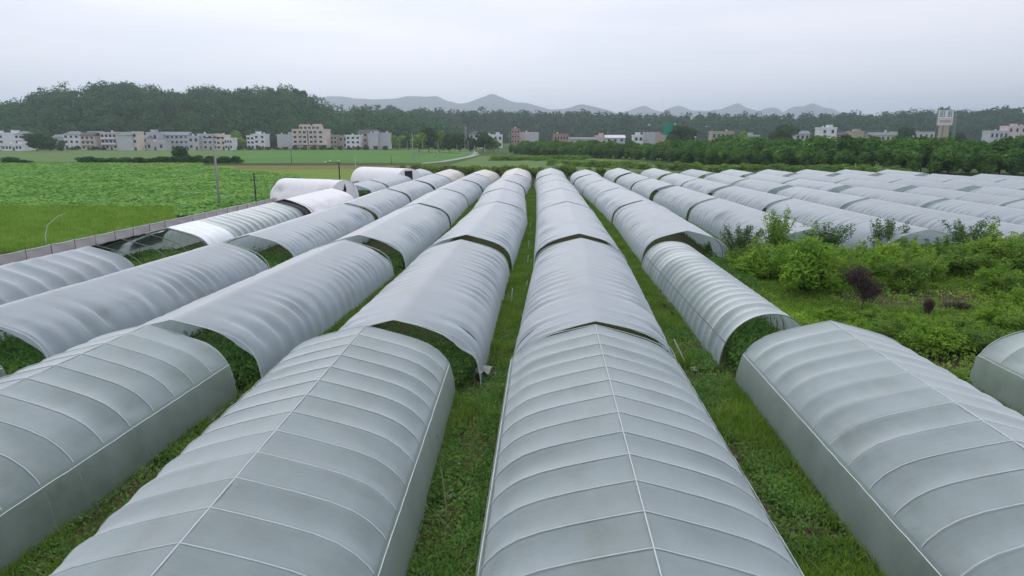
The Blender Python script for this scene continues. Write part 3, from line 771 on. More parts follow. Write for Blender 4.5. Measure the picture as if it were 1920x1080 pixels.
shr['willow'] = [willow_mesh(s, 3.2, 1.5, 26, 190, M['leaf_willow']) for s in (7, 8)]
shr['whip'] = [willow_mesh(s, 3.4, 1.2, 24, 230, M['leaf_mid']) for s in (9, 10)]
def shrub(kind, px, pyb, pyt, label, k=0, wide=1.0, grp=None):
    X, Y = ground_point(px, pyb); base_h = {'purple': 2.6, 'willow': 3.2, 'whip': 3.4}.get(kind, 3.0)
    zt = zat(pyt, Y*CY-X*SY if False else Y)
    s = max(.3, zt/base_h)
    t = make_tree('shrub', shr[kind][k % len(shr[kind])], (X, Y, 0), s*wide, None, label, 'shrub', grp, s); return t
SH = [
 ('whip', 1450, 505, 392, 'tallest upright shrub, dark green, standing left of the bright bushes', 0, .95),
 ('willow', 1385, 500, 420, 'thin grey green shrub nearest the narrow striped tunnel', 0, 1.2),
 ('willow', 1545, 495, 412, 'thin grey green shrub behind the large yellow green bush', 1, 1.3),
 ('willow', 1655, 490, 408, 'feathery shrub against the white tunnels right of the large bush', 0, 1.1),
 ('whip', 1690, 500, 440, 'low dark shrub behind the purple shrub', 1, 1.2),
 ('willow', 1815, 500, 405, 'feathery tall shrub near the right edge against the white tunnels', 1, 1.35),
 ('mid', 1850, 520, 425, 'broad green shrub at the right with pale leaf tips', 0, 1.1),
 ('mid', 1900, 510, 438, 'green shrub cut by the right edge', 1, 1.1),
 ('bright', 1415, 530, 462, 'small yellow green bush beside the narrow striped tunnel', 0, 1.35),
 ('bright', 1510, 560, 432, 'large yellow green bush in the middle of the plot', 1, 1.0),
 ('bright', 1545, 545, 455, 'right half of the large yellow green bushes', 0, .95),
 ('mid', 1590, 540, 470, 'round green shrub between large bush and purple shrub', 1, 1.0),
 ('mid', 1470, 520, 470, 'dark green shrub in the shade behind the large bush', 0, 1.2),
 ('bright', 1650, 525, 450, 'yellow green shrub behind the purple shrub', 1, 1.1),
 ('mid', 1690, 545, 470, 'wide green shrub right of the purple shrub', 0, 1.2),
 ('mid', 1735, 530, 465, 'green shrub above the patch of bare earth', 1, 1.1),
 ('mid', 1780, 515, 470, 'dark green shrub behind the bare earth', 0, 1.2),
 ('purple', 1618, 590, 490, 'purple brown leafed shrub on a thin stem', 0, 1.0),
 ('purple', 1790, 590, 555, 'low purple brown brush on the bare earth', 0, 2.6),
 ('purple', 1740, 600, 548, 'dark twiggy brown shrub left of the low brush', 0, .8),
 ('bright', 1900, 600, 530, 'bright green bush at the right edge beyond the bare earth', 0, 1.2),
 ('mid', 1905, 640, 570, 'green bush at the right edge behind the cut off tunnel', 1, 1.2),
 ('mid', 1660, 640, 590, 'low leafy clump of weeds behind the near right tunnel', 0, 2.0),
 ('bright', 1750, 665, 600, 'light green leafy clump left of the cut off tunnel', 1, 1.8),
 ('mid', 1840, 665, 605, 'green leafy clump behind the cut off tunnel', 0, 1.7),
 ('bright', 1560, 610, 575, 'low light green creeper clump left of the purple shrub', 0, 2.2),
 ('mid', 1340, 475, 448, 'dark green vine clump at the mouth of the white tunnel', 0, 1.6),
]
FILL = [('mid', 1430, 520, 455), ('bright', 1480, 530, 470), ('mid', 1520, 520, 460), ('bright', 1570, 520, 465), ('mid', 1620, 520, 462), ('mid', 1665, 515, 460), ('bright', 1710, 510, 458),
        ('mid', 1760, 500, 450), ('mid', 1800, 525, 465), ('bright', 1840, 500, 450), ('mid', 1875, 520, 445), ('bright', 1880, 560, 500), ('mid', 1915, 570, 510), ('mid', 1390, 515, 470), ('bright', 1870, 620, 570), ('mid', 1800, 640, 590), ('bright', 1700, 625, 590), ('mid', 1640, 610, 580), ('bright', 1610, 640, 600)]
for i, (kd, px, pb, pt) in enumerate(FILL):
    SH.append((kd, px, pb, pt-9, 'rounded green filler bush, %s from the left, deep in the overgrown plot' % (ORD+['twelfth', 'thirteenth', 'fourteenth', 'fifteenth', 'sixteenth', 'seventeenth', 'eighteenth', 'nineteenth'])[i], i, 1.35))
for kd, px, pb, pt, lb, k, wd in SH: shrub(kd, px, pb, pt, lb, k, wd, 'shrubs on the overgrown plot')

# ------------------------------------------------------------------ tree belt on the right and middle
BELT = [tree_mesh(20+s, 8, 3.8, 3000, .42, M['leaf_belt'], 12, .16, -.02, .6, .6, .75) for s in range(5)]
line = [(150, 140), (113, 158), (89, 168), (70, 185), (59, 200), (50, 228), (45, 256), (25, 285), (0, 330), (-14, 366)]
seg = [math.dist(line[i], line[i+1]) for i in range(len(line)-1)]; tot = sum(seg); cum = np.r_[0, np.cumsum(seg)]
bx = [p[0] for p in line]; by = [p[1] for p in line]
nb = 0; s_ = 0
while s_ < tot:
    for dep in (0, 5, 10):
        ss = s_+random.uniform(-1.5, 1.5)+dep*.3
        x = float(np.interp(ss, cum, bx)); y = float(np.interp(ss, cum, by))
        i = min(int(np.searchsorted(cum, max(ss, .01)))-1, len(seg)-1); dx = line[i+1][0]-line[i][0]; dy = line[i+1][1]-line[i][1]; ln = math.hypot(dx, dy)
        nx, ny = dy/ln, -dx/ln
        x += nx*dep*-1*-1 if nx > 0 else -nx*dep; y += abs(ny)*dep
        hh = random.uniform(.95, 1.2) if y < 230 else random.uniform(.8, 1.05)
        if y > 270: hh *= .9
        if dep == 0: hh *= .72
        make_tree('tree', BELT[nb % 5], (x, y, 0), hh*random.uniform(.95, 1.15), None, 'dense green tree in the belt behind the tunnels, grown together with its neighbours', 'tree', 'trees of the green belt behind the tunnels', hh)
        nb += 1
    s_ += 5.2
# reeds and shrubs at the foot of the belt
BUSH = [tree_mesh(40+s, 2.6, 1.9, 1600, .22, M['leaf_scrub'], 9, .05, -.1, .6, .5, .8) for s in range(3)]
for i in range(15):
    x = -26+i*3.0+random.uniform(-.8, .8); y = 144+random.uniform(-1.5, 2.5)+ (4 if x < -14 else 0)
    make_tree('bush', BUSH[i % 3], (x, y, 0), random.uniform(1.0, 1.25), None, 'yellow green bush in the scrub hedge across the far ends of the rows', 'bush', 'bushes of the scrub hedge', random.uniform(.95, 1.15))
for i in range(10):
    x = -31+i*3.4; y = 149+random.uniform(0, 2)+4*(x < -14)
    make_tree('bush', BUSH[i % 3], (x, y, 0), 1.2, None, 'yellow green bush in the scrub hedge across the far ends of the rows', 'bush', 'bushes of the scrub hedge', random.uniform(.9, 1.1))
REED = [tree_mesh(50+s, 2.4, 2.6, 1500, .24, M['leaf_mid'], 9, .04, -.1, .8, .3, .8) for s in range(2)]
for i in range(34):
    px = 1040+i*20+random.uniform(-8, 8); D = float(np.interp(px, [1040, 1240, 1400, 1700], [215, 185, 172, 158])); x, y = at_dist(px, D)
    make_tree('bush', REED[i % 2], (x, y, 0), random.uniform(.9, 1.25), None, 'reedy green bush at the foot of the tree belt', 'bush', 'reedy bushes before the tree belt', random.uniform(.7, 1.1))
for i in range(12):
    px = 930+i*15; x, y = at_dist(px, 262+random.uniform(-6, 6))
    make_tree('bush', REED[i % 2], (x, y, 0), 1.3, None, 'dark hedge bush in the meadow beyond the scrub', 'bush', 'hedge bushes in the far meadow', .8)

# middle trees and village trees
MIDT = [tree_mesh(60+s, 10, 4.2, 1700, .75, M['leaf_dark'], 11, .2, .08, .6, .6, .6) for s in range(4)]
WIL = [tree_mesh(70+s, 10, 4.4, 1700, .7, M['leaf_mid'], 12, .2, .05, .6, .5, .7) for s in range(2)]
def midtree(px, pyt, D, label, kind=0, wide=1.0, grp=None):
    x, y = at_dist(px, D); s = zat(pyt, D)/10
    P = (MIDT if kind == 0 else WIL)
    make_tree('tree', P[int(px) % len(P)], (x, y, 0), s*wide, None, label, 'tree', grp, s)
for px, pt, D, lb, kd, wd in [
 (785, 246, 400, 'leafy tree left of the middle clump by the curving road', 1, 1.1), (803, 238, 402, 'tallest tree of the clump by the curving road', 0, 1.1),
 (822, 242, 405, 'round tree in the middle of the clump by the curving road', 1, 1.1), (842, 250, 400, 'low tree of the clump right of centre', 0, 1.0),
 (862, 248, 405, 'dark tree before the lattice mast', 0, 1.1), (882, 256, 395, 'small tree below the mast at the road bend', 0, 1.1),
 (905, 247, 400, 'dark tree before the brown roofed house', 0, 1.2), (925, 256, 405, 'pale willow like tree right of the road bend', 1, 1.1),
 (745, 252, 470, 'tree at the left end of the clump by the road', 1, 1.3), (765, 256, 465, 'low tree among thin poles by the road', 0, 1.2),
 (66, 247, 420, 'big dark tree before the leftmost white houses', 0, 1.5), (90, 256, 420, 'dark tree in front of the pale roofs at left', 0, 1.5), (112, 264, 420, 'lower dark tree at the left', 0, 1.2),
 (335, 274, 240, 'dark ragged tree standing in the hedge row in the fields', 0, 1.25), (448, 243, 520, 'tree between two white houses left of centre', 1, 1.3),
 (515, 248, 540, 'tree behind the plain grey gable wall', 0, 1.1), (1285, 236, 430, 'dark pointed tree right of the green sign board', 0, 1.6),
 (1262, 250, 420, 'dark tree under the green sign board', 0, 1.0), (1468, 236, 480, 'dark tree beside the blue roofed shed', 0, 1.5), (1700, 240, 520, 'dark round tree left of the white billboard', 0, 1.2),
 (1790, 246, 470, 'tree right of the white billboard post', 0, 1.3), (1390, 244, 480, 'olive tree right of the flat roofed block', 1, 1.2), (640, 244, 545, 'tree behind the low brown houses', 0, 1.2),
 (590, 268, 0, '', 0, 0)]:
    if D: midtree(px, pt, D, lb, kd, wd)
# hedge row in the far field and corn
HR = [tree_mesh(80+s, 3, 3.0, 900, .35, M['leaf_dark'], 9, .05, -.1, .7, .45, .8) for s in range(2)]
for i in range(26):
    px = 150+i*11.5; x, y = at_dist(px, 232+random.uniform(-3, 3))
    make_tree('bush', HR[i % 2], (x, y, 0), random.uniform(.8, 1.2), None, 'dark bush in the hedge row across the left fields', 'bush', 'hedge row bushes in the left fields', random.uniform(.55, .95))
for i, px in enumerate((8, 18, 30, 44)):
    x, y = at_dist(px, 222); make_tree('bush', HR[i % 2], (x, y, 0), 1.0, None, 'dark bush at the left edge of the far field', 'bush', 'bushes at the left edge of the far field', .9-.15*i)
for i in range(44):
    px = -10+i*17; x, y = at_dist(px, 470+random.uniform(-8, 8))
    make_tree('bush', HR[i % 2], (x, y, 0), random.uniform(.8, 1.3), None, 'garden bush at the foot of the village houses', 'bush', 'garden bushes along the village', random.uniform(.5, 1.0))

# ------------------------------------------------------------------ hills with woods
def ridge_z(px, tab): return np.interp(px, [t[0] for t in tab], [t[1] for t in tab])
def hill(name, tab, D0, D1, D2, treeh, mat, nx=160, ny=14):
    """hill rising from distance D0 to a crest at D1 and falling to D2; tab gives crest rows seen in the photo"""
    pxs = np.linspace(tab[0][0], tab[-1][0], nx); V = []
    for i in range(ny):
        u = i/(ny-1)
        D = D0+(D1-D0)*u/.6 if u < .6 else D1+(D2-D1)*(u-.6)/.4
        k = math.sin(min(1, u/.6)*math.pi/2) if u < .6 else math.cos((u-.6)/.4*math.pi/2)
        for p in pxs:
            x, y = at_dist(p, D); zc = zat(float(ridge_z(p, tab)), D1)-treeh
            V.append((x, y, -1+max(0, zc+1)*k*(1+.05*math.sin(p*.05+i))))
    o = link(name, mesh(name, V, grid_faces(ny, nx), mat)); tag(o, kind='structure')
    return o
LH = [(-500, 225), (-300, 222), (-100, 214), (0, 202), (60, 188), (110, 174), (180, 168), (235, 158), (300, 172), (345, 174), (400, 166), (440, 176), (480, 172), (545, 166), (580, 180), (605, 204), (640, 216), (700, 210), (760, 216), (800, 230), (860, 244)]
hill('hill', LH, 560, 690, 880, 14, M['hill'])
RHT = [(560, 214), (640, 212), (700, 204), (760, 208), (860, 212), (960, 213), (1100, 216), (1200, 219), (1300, 221), (1420, 222), (1500, 221), (1600, 219), (1680, 217), (1705, 211), (1760, 211), (1840, 211), (1920, 207), (2100, 205), (2500, 215)]
hill('hill', RHT, 900, 1080, 1400, 12, M['hill'])
FOREST = [tree_mesh(90+s, 11, 4.6, 520, 1.0, M['leaf_hill'], 9, .2, .08, .6, .6, .55) for s in range(5)]
def hill_h(px, D, tab, D0, D1, treeh):
    u = (D-D0)/(D1-D0); k = math.sin(min(1, max(0, u))*math.pi/2); zc = zat(float(ridge_z(px, tab)), D1)-treeh
    return -1+max(0, zc+1)*k
def woods(name, tab, D0, D1, treeh, n, hsz, lq, leafs, mat, label, seed, px0, px1):
    rng = np.random.default_rng(seed); Cs = []; hs = []
    for i in range(n):
        px = rng.uniform(px0, px1); D = D0+(D1-D0)*rng.uniform(0, 1.08)
        x, y = at_dist(px, D); z = hill_h(px, D, tab, D0, D1, treeh); h = hsz*rng.choice([.6, .8, 1.0, 1.3, 1.6])*rng.uniform(.85, 1.15); r = h*rng.uniform(.42, .6)
        d = rng.normal(size=(lq, 3)); d /= np.linalg.norm(d, axis=1)[:, None]; d[:, 2] = np.abs(d[:, 2])*1.0-.15*(rng.uniform(0, 1, lq))
        lob = rng.normal(0, .28, (4, 3)); kk = rng.integers(0, 4, lq)
        P = (d*rng.uniform(.55, 1.0, lq)[:, None]*.75+lob[kk])*[r, r, h*.55]+[x, y, z+h*.5]
        Cs.append(P); hs.append(d)
    V, F = quads(np.concatenate(Cs), leafs, .7, .85, rng, None, np.concatenate(hs), .28)
    tag(link(name, mesh(name, V, F, mat)), label, 'woodland', kind='stuff')
woods('woodland', LH, 556, 690, 14, 1900, 11, 170, 1.0, M['leaf_hill'], 'dense dark wood covering the hill behind the village', 5, -300, 850)
woods('woodland', RHT, 905, 1080, 12, 2300, 11, 80, 1.7, M['leaf_hill'], 'bluish far wood on the long ridge across the valley', 6, 600, 2150)
fr = np.random.default_rng(8)
for i in range(70):
    px = -20+i*9.3+fr.uniform(-4, 4)
    if px > 760: break
    D = 688+fr.uniform(-8, 6); x, y = at_dist(px, D); z = hill_h(px, D, LH, 560, 690, 14)
    s = fr.choice([.6, .8, 1.0, 1.3, 1.6])*fr.uniform(.85, 1.1)*(1 if px < 590 else .6)
    make_tree('tree', FOREST[i % 5], (x, y, z-1), s*.9, None, 'dark tree standing out on the skyline of the left hill', 'tree', 'skyline trees of the left hill', s)
for i in range(90):
    px = 640+i*15+fr.uniform(-6, 6); D = 1078+fr.uniform(-6, 6); x, y = at_dist(px, D); z = hill_h(px, D, RHT, 900, 1080, 12)
    s = fr.uniform(.55, 1.2)
    make_tree('tree', FOREST[i % 5], (x, y, z-2), s, None, 'small tree on the skyline of the far wooded ridge', 'tree', 'skyline trees of the far ridge', s)

# mountains
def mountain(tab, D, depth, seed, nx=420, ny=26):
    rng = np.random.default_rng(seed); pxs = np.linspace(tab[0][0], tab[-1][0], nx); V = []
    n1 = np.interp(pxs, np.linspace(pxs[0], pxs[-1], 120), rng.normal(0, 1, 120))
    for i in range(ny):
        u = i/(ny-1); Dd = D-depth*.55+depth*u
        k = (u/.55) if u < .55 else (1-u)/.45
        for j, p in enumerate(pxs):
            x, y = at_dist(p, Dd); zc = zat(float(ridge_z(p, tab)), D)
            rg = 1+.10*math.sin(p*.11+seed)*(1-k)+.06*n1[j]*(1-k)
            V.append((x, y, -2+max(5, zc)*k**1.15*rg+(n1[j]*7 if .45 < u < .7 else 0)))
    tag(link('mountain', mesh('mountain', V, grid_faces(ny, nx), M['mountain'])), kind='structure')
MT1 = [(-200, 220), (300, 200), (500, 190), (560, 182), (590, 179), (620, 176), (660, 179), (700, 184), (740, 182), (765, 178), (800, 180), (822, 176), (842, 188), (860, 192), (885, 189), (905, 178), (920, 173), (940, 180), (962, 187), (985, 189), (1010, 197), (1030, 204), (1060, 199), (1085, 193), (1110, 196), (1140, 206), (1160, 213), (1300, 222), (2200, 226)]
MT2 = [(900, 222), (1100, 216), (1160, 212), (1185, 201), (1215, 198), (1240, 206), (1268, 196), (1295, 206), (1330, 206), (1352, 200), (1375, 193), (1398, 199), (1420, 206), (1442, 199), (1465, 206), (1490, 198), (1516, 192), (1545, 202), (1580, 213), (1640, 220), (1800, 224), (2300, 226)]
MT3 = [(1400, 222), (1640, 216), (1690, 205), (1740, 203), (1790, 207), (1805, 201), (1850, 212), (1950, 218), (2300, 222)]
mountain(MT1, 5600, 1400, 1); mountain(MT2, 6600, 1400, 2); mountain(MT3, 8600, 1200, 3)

# ------------------------------------------------------------------ houses
def house(px0, px1, pyt, D, wall, floors, cols, roof='flat', roofm='roof_grey', label='', depth=9, name='house', win=True, turn=0, chim=False, balc=0, side_win=0):
    xa, ya = at_dist(px0, D); xb, yb = at_dist(px1, D)
    W = math.hypot(xb-xa, yb-ya); H = zat(pyt, D)
    e = empty(name, ((xa+xb)/2, (ya+yb)/2, 0), math.atan2(yb-ya, xb-xa)+turn); tag(e, label, 'house')
    rh = 0 if roof == 'flat' else min(2.2, H*.2)
    Hw = H-rh
    b = MB().box(-W/2, W/2, 0, depth, -.5, Hw); b.build('wall', M[wall], e)
    if roof == 'flat':
        mb = MB(); mb.box(-W/2-.25, W/2+.25, -.25, depth+.25, Hw, Hw+.25)
        for x0, x1, y0, y1 in ((-W/2-.2, W/2+.2, -.2, 0), (-W/2-.2, W/2+.2, depth, depth+.2), (-W/2-.2, -W/2, 0, depth), (W/2, W/2+.2, 0, depth)): mb.box(x0, x1, y0, y1, Hw+.25, Hw+.85)
        rf = mb.build('roof', M[wall], e)
    elif roof == 'gable':
        V = [(-W/2-.5, -.6, Hw), (W/2+.5, -.6, Hw), (W/2+.5, depth+.6, Hw), (-W/2-.5, depth+.6, Hw), (-W/2-.5, depth/2, H), (W/2+.5, depth/2, H), (-W/2-.5, -.6, Hw-.15), (W/2+.5, -.6, Hw-.15), (W/2+.5, depth+.6, Hw-.15), (-W/2-.5, depth+.6, Hw-.15)]
        F = [[0, 1, 5, 4], [2, 3, 4, 5], [0, 4, 3, 9, 6], [1, 7, 8, 2, 5], [6, 7, 1, 0], [9, 3, 2, 8], [6, 9, 8, 7]]
        rf = MB().add(V, F).build('roof', M[roofm], e)
    else:  # hip
        V = [(-W/2-.5, -.6, Hw), (W/2+.5, -.6, Hw), (W/2+.5, depth+.6, Hw), (-W/2-.5, depth+.6, Hw), (-W/2+W*.25, depth/2, H), (W/2-W*.25, depth/2, H)]
        rf = MB().add(V, [[0, 1, 5, 4], [1, 2, 5], [2, 3, 4, 5], [3, 0, 4], [3, 2, 1, 0]]).build('roof', M[roofm], e)
    hr = random.Random(label)
    if roof == 'flat' and W > 5:
        x = hr.uniform(-.3, .3)*W; MB().tube([(x, depth*.5, Hw+.25), (x, depth*.5, Hw+.6), (x, depth*.5, Hw+1.7), (x, depth*.5, Hw+1.9)], [.5, .62, .62, .3], 10).build('water_tank', M['pipe'] if hr.random() < .6 else M['roof_blue'], rf)
        if hr.random() < .5: x = -x; MB().box(x-1.4, x+1.4, depth*.3, depth*.8, Hw+.25, Hw+2.3).box(x-1.7, x+1.7, depth*.25, depth*.85, Hw+2.3, Hw+2.45).build('stair_hut', M[wall], rf)
    if chim: MB().box(W*.15, W*.15+1.2, depth*.4, depth*.4+1.2, Hw, Hw+1.7+rh).build('chimney', M[wall], rf)
    if win:
        fh = Hw/floors; cw = W/cols
        for f in range(floors):
            for c in range(cols):
                x = -W/2+cw*(c+.5); z = fh*f+fh*.32
                if f == 0 and c == cols//2:
                    mb = MB().box(x-.7, x+.7, -.04, .0, 0, 2.3).build('door', M['roof_dark'], e); continue
                ww = min(.85, cw*.32)
                wf = MB().box(x-ww-.12, x+ww+.12, -.03, 0, z-.1, z+fh*.48+.1).build('window', M['w_white'], e)
                MB().box(x-ww, x+ww, -.06, -.03, z, z+fh*.48).build('pane', M['glass'], wf)
    if balc:
        fh = Hw/floors
        for f in range(1, floors):
            MB().box(-W/2*.9, W/2*.9, -1.2, -.07, fh*f-.1, fh*f+.12).box(-W/2*.9, W/2*.9, -1.2, -1.1, fh*f+.12, fh*f+1.0).build('balcony', M['w_white' if balc == 1 else 'w_pink'], e)
    return e, W, Hw
HS = [
 (-24, 6, 252, 470, 'w_white', 3, 3, 'flat', '', 'white house cut by the left edge', {}),
 (6, 28, 251, 462, 'w_white', 3, 1, 'flat', '', 'plain white gable wall of the left edge houses', {'win': False}),
 (27, 50, 246, 458, 'w_white', 3, 3, 'hip', 'roof_grey', 'white house with grey hip roof left of the big dark tree', {'balc': 1}),
 (0, 38, 272, 440, 'w_white', 1, 6, 'flat', '', 'long low white shed before the leftmost houses', {}),
 (98, 126, 252, 500, 'w_grey', 2, 2, 'gable', 'roof_grey', 'house with pale grey gable roof behind the dark trees', {}),
 (118, 148, 246, 480, 'w_white', 3, 3, 'hip', 'roof_grey', 'grey white house with wide hip roof at left', {}),
 (150, 176, 248, 465, 'w_cream', 3, 3, 'gable', 'roof_dark', 'cream house with balconies and dark gable roof', {'balc': 2}),
 (160, 188, 246, 490, 'w_pink', 3, 2, 'gable', 'roof_grey', 'pinkish house behind the cream balcony house', {}),
 (188, 218, 250, 468, 'w_pink', 3, 4, 'flat', '', 'pinkish white house left of the tall plain gable', {'balc': 1}),
 (196, 222, 247, 490, 'w_white', 3, 3, 'hip', 'roof_grey', 'white house with grey roof behind the pinkish one', {}),
 (219, 248, 247, 440, 'w_grey', 3, 1, 'hip', 'roof_grey', 'tall plain grey wall house standing forward in the village', {'win': False}),
 (248, 256, 249, 441, 'w_cream', 3, 1, 'flat', '', 'narrow cream wing of the plain grey wall house', {}),
 (255, 274, 253, 455, 'w_pink', 2, 3, 'gable', 'roof_grey', 'small pink house with two floors', {'balc': 1}),
 (274, 296, 250, 470, 'w_grey', 2, 2, 'flat', '', 'grey white house beside the long blue roof', {}),
 (293, 352, 247, 478, 'w_grey', 3, 7, 'gable', 'roof_blue', 'long house under the wide blue grey roof', {}),
 (272, 306, 268, 450, 'w_grey', 1, 3, 'flat', '', 'low grey shed in front of the blue roofed house', {}),
 (352, 372, 257, 462, 'w_grey', 2, 2, 'flat', '', 'small grey house right of the blue roof', {}),
 (370, 407, 253, 465, 'w_grey', 3, 4, 'flat', '', 'grey block behind the near concrete pole', {}),
 (404, 422, 255, 462, 'w_cream', 3, 2, 'flat', '', 'cream house with narrow windows right of the concrete pole', {}),
 (420, 434, 261, 460, 'w_white', 2, 3, 'flat', '', 'white house with open balconies at the end of the left row', {'balc': 1}),
 (462, 476, 256, 508, 'w_white', 3, 2, 'flat', '', 'narrow white wing with a small tower on top', {'chim': True}),
 (475, 497, 253, 505, 'w_white', 3, 2, 'flat', '', 'white house with three small windows left of centre', {}),
 (519, 548, 254, 507, 'w_grey', 3, 1, 'flat', '', 'plain grey gable wall beside the large cream building', {'chim': True, 'win': False}),
 (613, 631, 255, 512, 'w_tan', 3, 3, 'flat', '', 'brownish house right of the large cream building', {}),
 (628, 650, 256, 516, 'w_tan', 2, 3, 'flat', '', 'low brown house between brownish and white houses', {}),
 (648, 675, 255, 500, 'w_white', 3, 3, 'flat', '', 'white house with nine dark square windows', {}),
 (672, 706, 243, 515, 'w_tan', 3, 4, 'gable', 'roof_dark', 'tan house with a slanted grey roof', {}),
 (690, 708, 252, 500, 'w_grey', 3, 1, 'flat', '', 'plain grey wall before the slanted roof', {'win': False}),
 (709, 730, 251, 505, 'w_grey', 3, 1, 'flat', '', 'rightmost plain grey wall of the left village', {'win': False}),
 (880, 905, 246, 520, 'w_grey', 3, 3, 'hip', 'roof_dark', 'house with dark hip roof behind the road bend trees', {}),
 (908, 942, 254, 540, 'w_white', 2, 4, 'flat', '', 'long low white house behind the green belt', {}),
 (959, 974, 243, 500, 'w_brick', 4, 3, 'flat', '', 'tall narrow reddish brick house', {}),
 (972, 1010, 250, 505, 'w_pink', 2, 3, 'flat', '', 'low pinkish wall right of the brick house', {'win': False}),
 (985, 1010, 256, 490, 'w_grey', 1, 2, 'flat', '', 'grey blank wall right of the brick house', {'win': False}),
 (1039, 1066, 253, 500, 'w_brick', 2, 5, 'flat', '', 'red brown house with white end wall', {}),
 (1068, 1120, 257, 520, 'w_pink', 1, 5, 'gable', 'roof_grey', 'long low pinkish shed in the middle', {}),
 (1118, 1138, 256, 505, 'w_pink', 2, 2, 'flat', '', 'small pink block left of the light roof', {'win': False}),
 (1136, 1172, 253, 500, 'w_grey', 2, 3, 'gable', 'w_white', 'grey house under a bright flat roof with mesh frame', {}),
 (1189, 1206, 255, 470, 'w_white', 2, 2, 'flat', '', 'white house left of the grey ribbed hoarding', {}),
 (1228, 1250, 254, 480, 'w_tan', 2, 2, 'flat', '', 'beige house right of the grey ribbed hoarding', {'win': False}),
 (1266, 1305, 257, 450, 'w_white', 2, 5, 'flat', '', 'long white low building right of the green sign', {}),
 (1335, 1376, 248, 500, 'w_tan', 2, 5, 'flat', 'roof_dark', 'tan flat roofed block with dark band of windows', {}),
 (1400, 1424, 255, 500, 'w_grey', 1, 3, 'flat', '', 'small grey shed roof above the belt trees', {}),
 (1492, 1518, 245, 500, 'w_grey', 2, 3, 'gable', 'roof_blue', 'shed with slanted blue roof', {}),
 (1538, 1568, 241, 470, 'w_white', 3, 2, 'flat', '', 'white block house above the belt trees', {}),
 (1568, 1590, 247, 480, 'w_brick', 2, 3, 'gable', 'roof_dark', 'reddish house beside the white block house', {}),
 (1597, 1620, 248, 500, 'w_tan', 1, 2, 'flat', '', 'beige blank wall above the belt trees', {'win': False}),
 (1632, 1680, 248, 520, 'w_pink', 2, 5, 'gable', 'roof_grey', 'long pale roofed house with a rooftop tank', {'chim': True}),
 (1680, 1752, 249, 530, 'w_grey', 2, 7, 'flat', '', 'long grey low buildings left of the billboard', {}),
 (1888, 1935, 238, 520, 'w_pink', 3, 4, 'flat', '', 'pinkish house with roof terrace at the right edge', {'chim': True}),
 (1856, 1890, 247, 520, 'w_grey', 2, 4, 'flat', '', 'grey low house left of the pinkish terrace house', {}),
 (1212, 1300, 213, 2600, 'w_white', 3, 6, 'flat', '', 'distant pale building on the ridge above the green sign', {'win': False}) ,
]
HS[-1] = (1226, 1246, 217, 1120, 'w_white', 2, 3, 'flat', '', 'distant pale building peeping over the far ridge', {'win': False})
for a, b, t, D, wl, fl, cl, rf, rm, lb, kw in HS: house(a, b, t, D, wl, fl, cl, rf, rm or 'roof_grey', lb, **kw)
# the large cream building
e, W, Hw = house(548, 612, 244, 500, 'w_cream', 4, 8, 'flat', '', 'large cream five storey building with stepped top and balconies', depth=12, win=False)
fh = Hw/4
xs = [-.42, -.27, -.14, .03+.02, .17, .33]
for f in range(4):
    z = fh*f+fh*.3
    if f == 0:
        for k in range(7):
            x = -W/2+W*(k+.5)/7; MB().box(x-W/17, x+W/17, -.06, 0, .1, fh*.85).build('shop_front', M['w_tan'] if k % 2 else M['roof_dark'], e)
        MB().box(-W/2-.3, W/2+.3, -1.3, 0, fh*.9, fh*.98).build('canopy', M['w_cream'], e); continue
    for k, x in enumerate(xs):
        x = x*W
        wf = MB().box(x-1.25, x+1.25, -.04, 0, z-.15, z+fh*.5+.15).build('window', M['w_white'], e)
        MB().box(x-1.05, x+1.05, -.08, -.04, z, z+fh*.5).build('pane', M['glass'], wf)
        if k in (1, 4): MB().box(x-1.6, x+1.6, -1.1, -.09, z-.35, z+.35).build('balcony', M['w_pink'], e)
MB().box(-.06*W, -.03*W, -.10, 0, fh, Hw).build('stair_panel', M['roof_dark'], e)
zt = zat(235, 500)
top = MB().box(-W*.30, W*.30, 1.5, 9.5, Hw+.25, zt-.4); top.box(-W*.32, W*.32, 1.0, 10, zt-.4, zt).build('penthouse', M['w_cream'], e)
for k in range(5):
    x = -W*.24+k*W*.12; MB().box(x-.8, x+.8, 1.42, 1.49, Hw+.9, zt-1.0).build('window', M['glass'], e)
MB().box(-W*.30, -W*.05, 3, 8, zt, zt+.7).box(W*.08, W*.30, 3, 8, zt, zt+.9).build('roof_terrace', M['w_pink'], e)

# ------------------------------------------------------------------ poles, masts, signs
def pole(px, pyb, pyt, r, mat, label, arms=1, D=None, name='utility_pole', wires=False, lean=0.0, grp='utility poles in the fields'):
    if D: x, y = at_dist(px, D); dd = D
    else: x, y = ground_point(px, pyb); dd = -x*SY*-1+y*CY; dd = y*CY-x*SY if False else y*CY+x*-SY*-1*0+abs(0); dd = y
    H = zat(pyt, dd)
    e = empty(name, (x, y, 0)); tag(e, label, 'pole', grp)
    e.rotation_euler = (0, lean, 0)
    MB().tube([(0, 0, -.2), (0, 0, H*.5), (0, 0, H)], [r, r*.85, r*.62], 8).build('shaft', mat, e, True)
    for k in range(arms):
        z = H-.45-k*.9; wdt = (1.0 if k == 0 else .7)
        ca = MB().box(-wdt, wdt, -.06, .06, z-.06, z+.06).build('crossarm', M['post'], e)
        for q in (-1, 0, 1): MB().tube([(q*wdt*.9, 0, z+.06), (q*wdt*.9, 0, z+.28)], [.05, .035], 6).build('insulator', M['w_white'], ca, True)
    return e, H
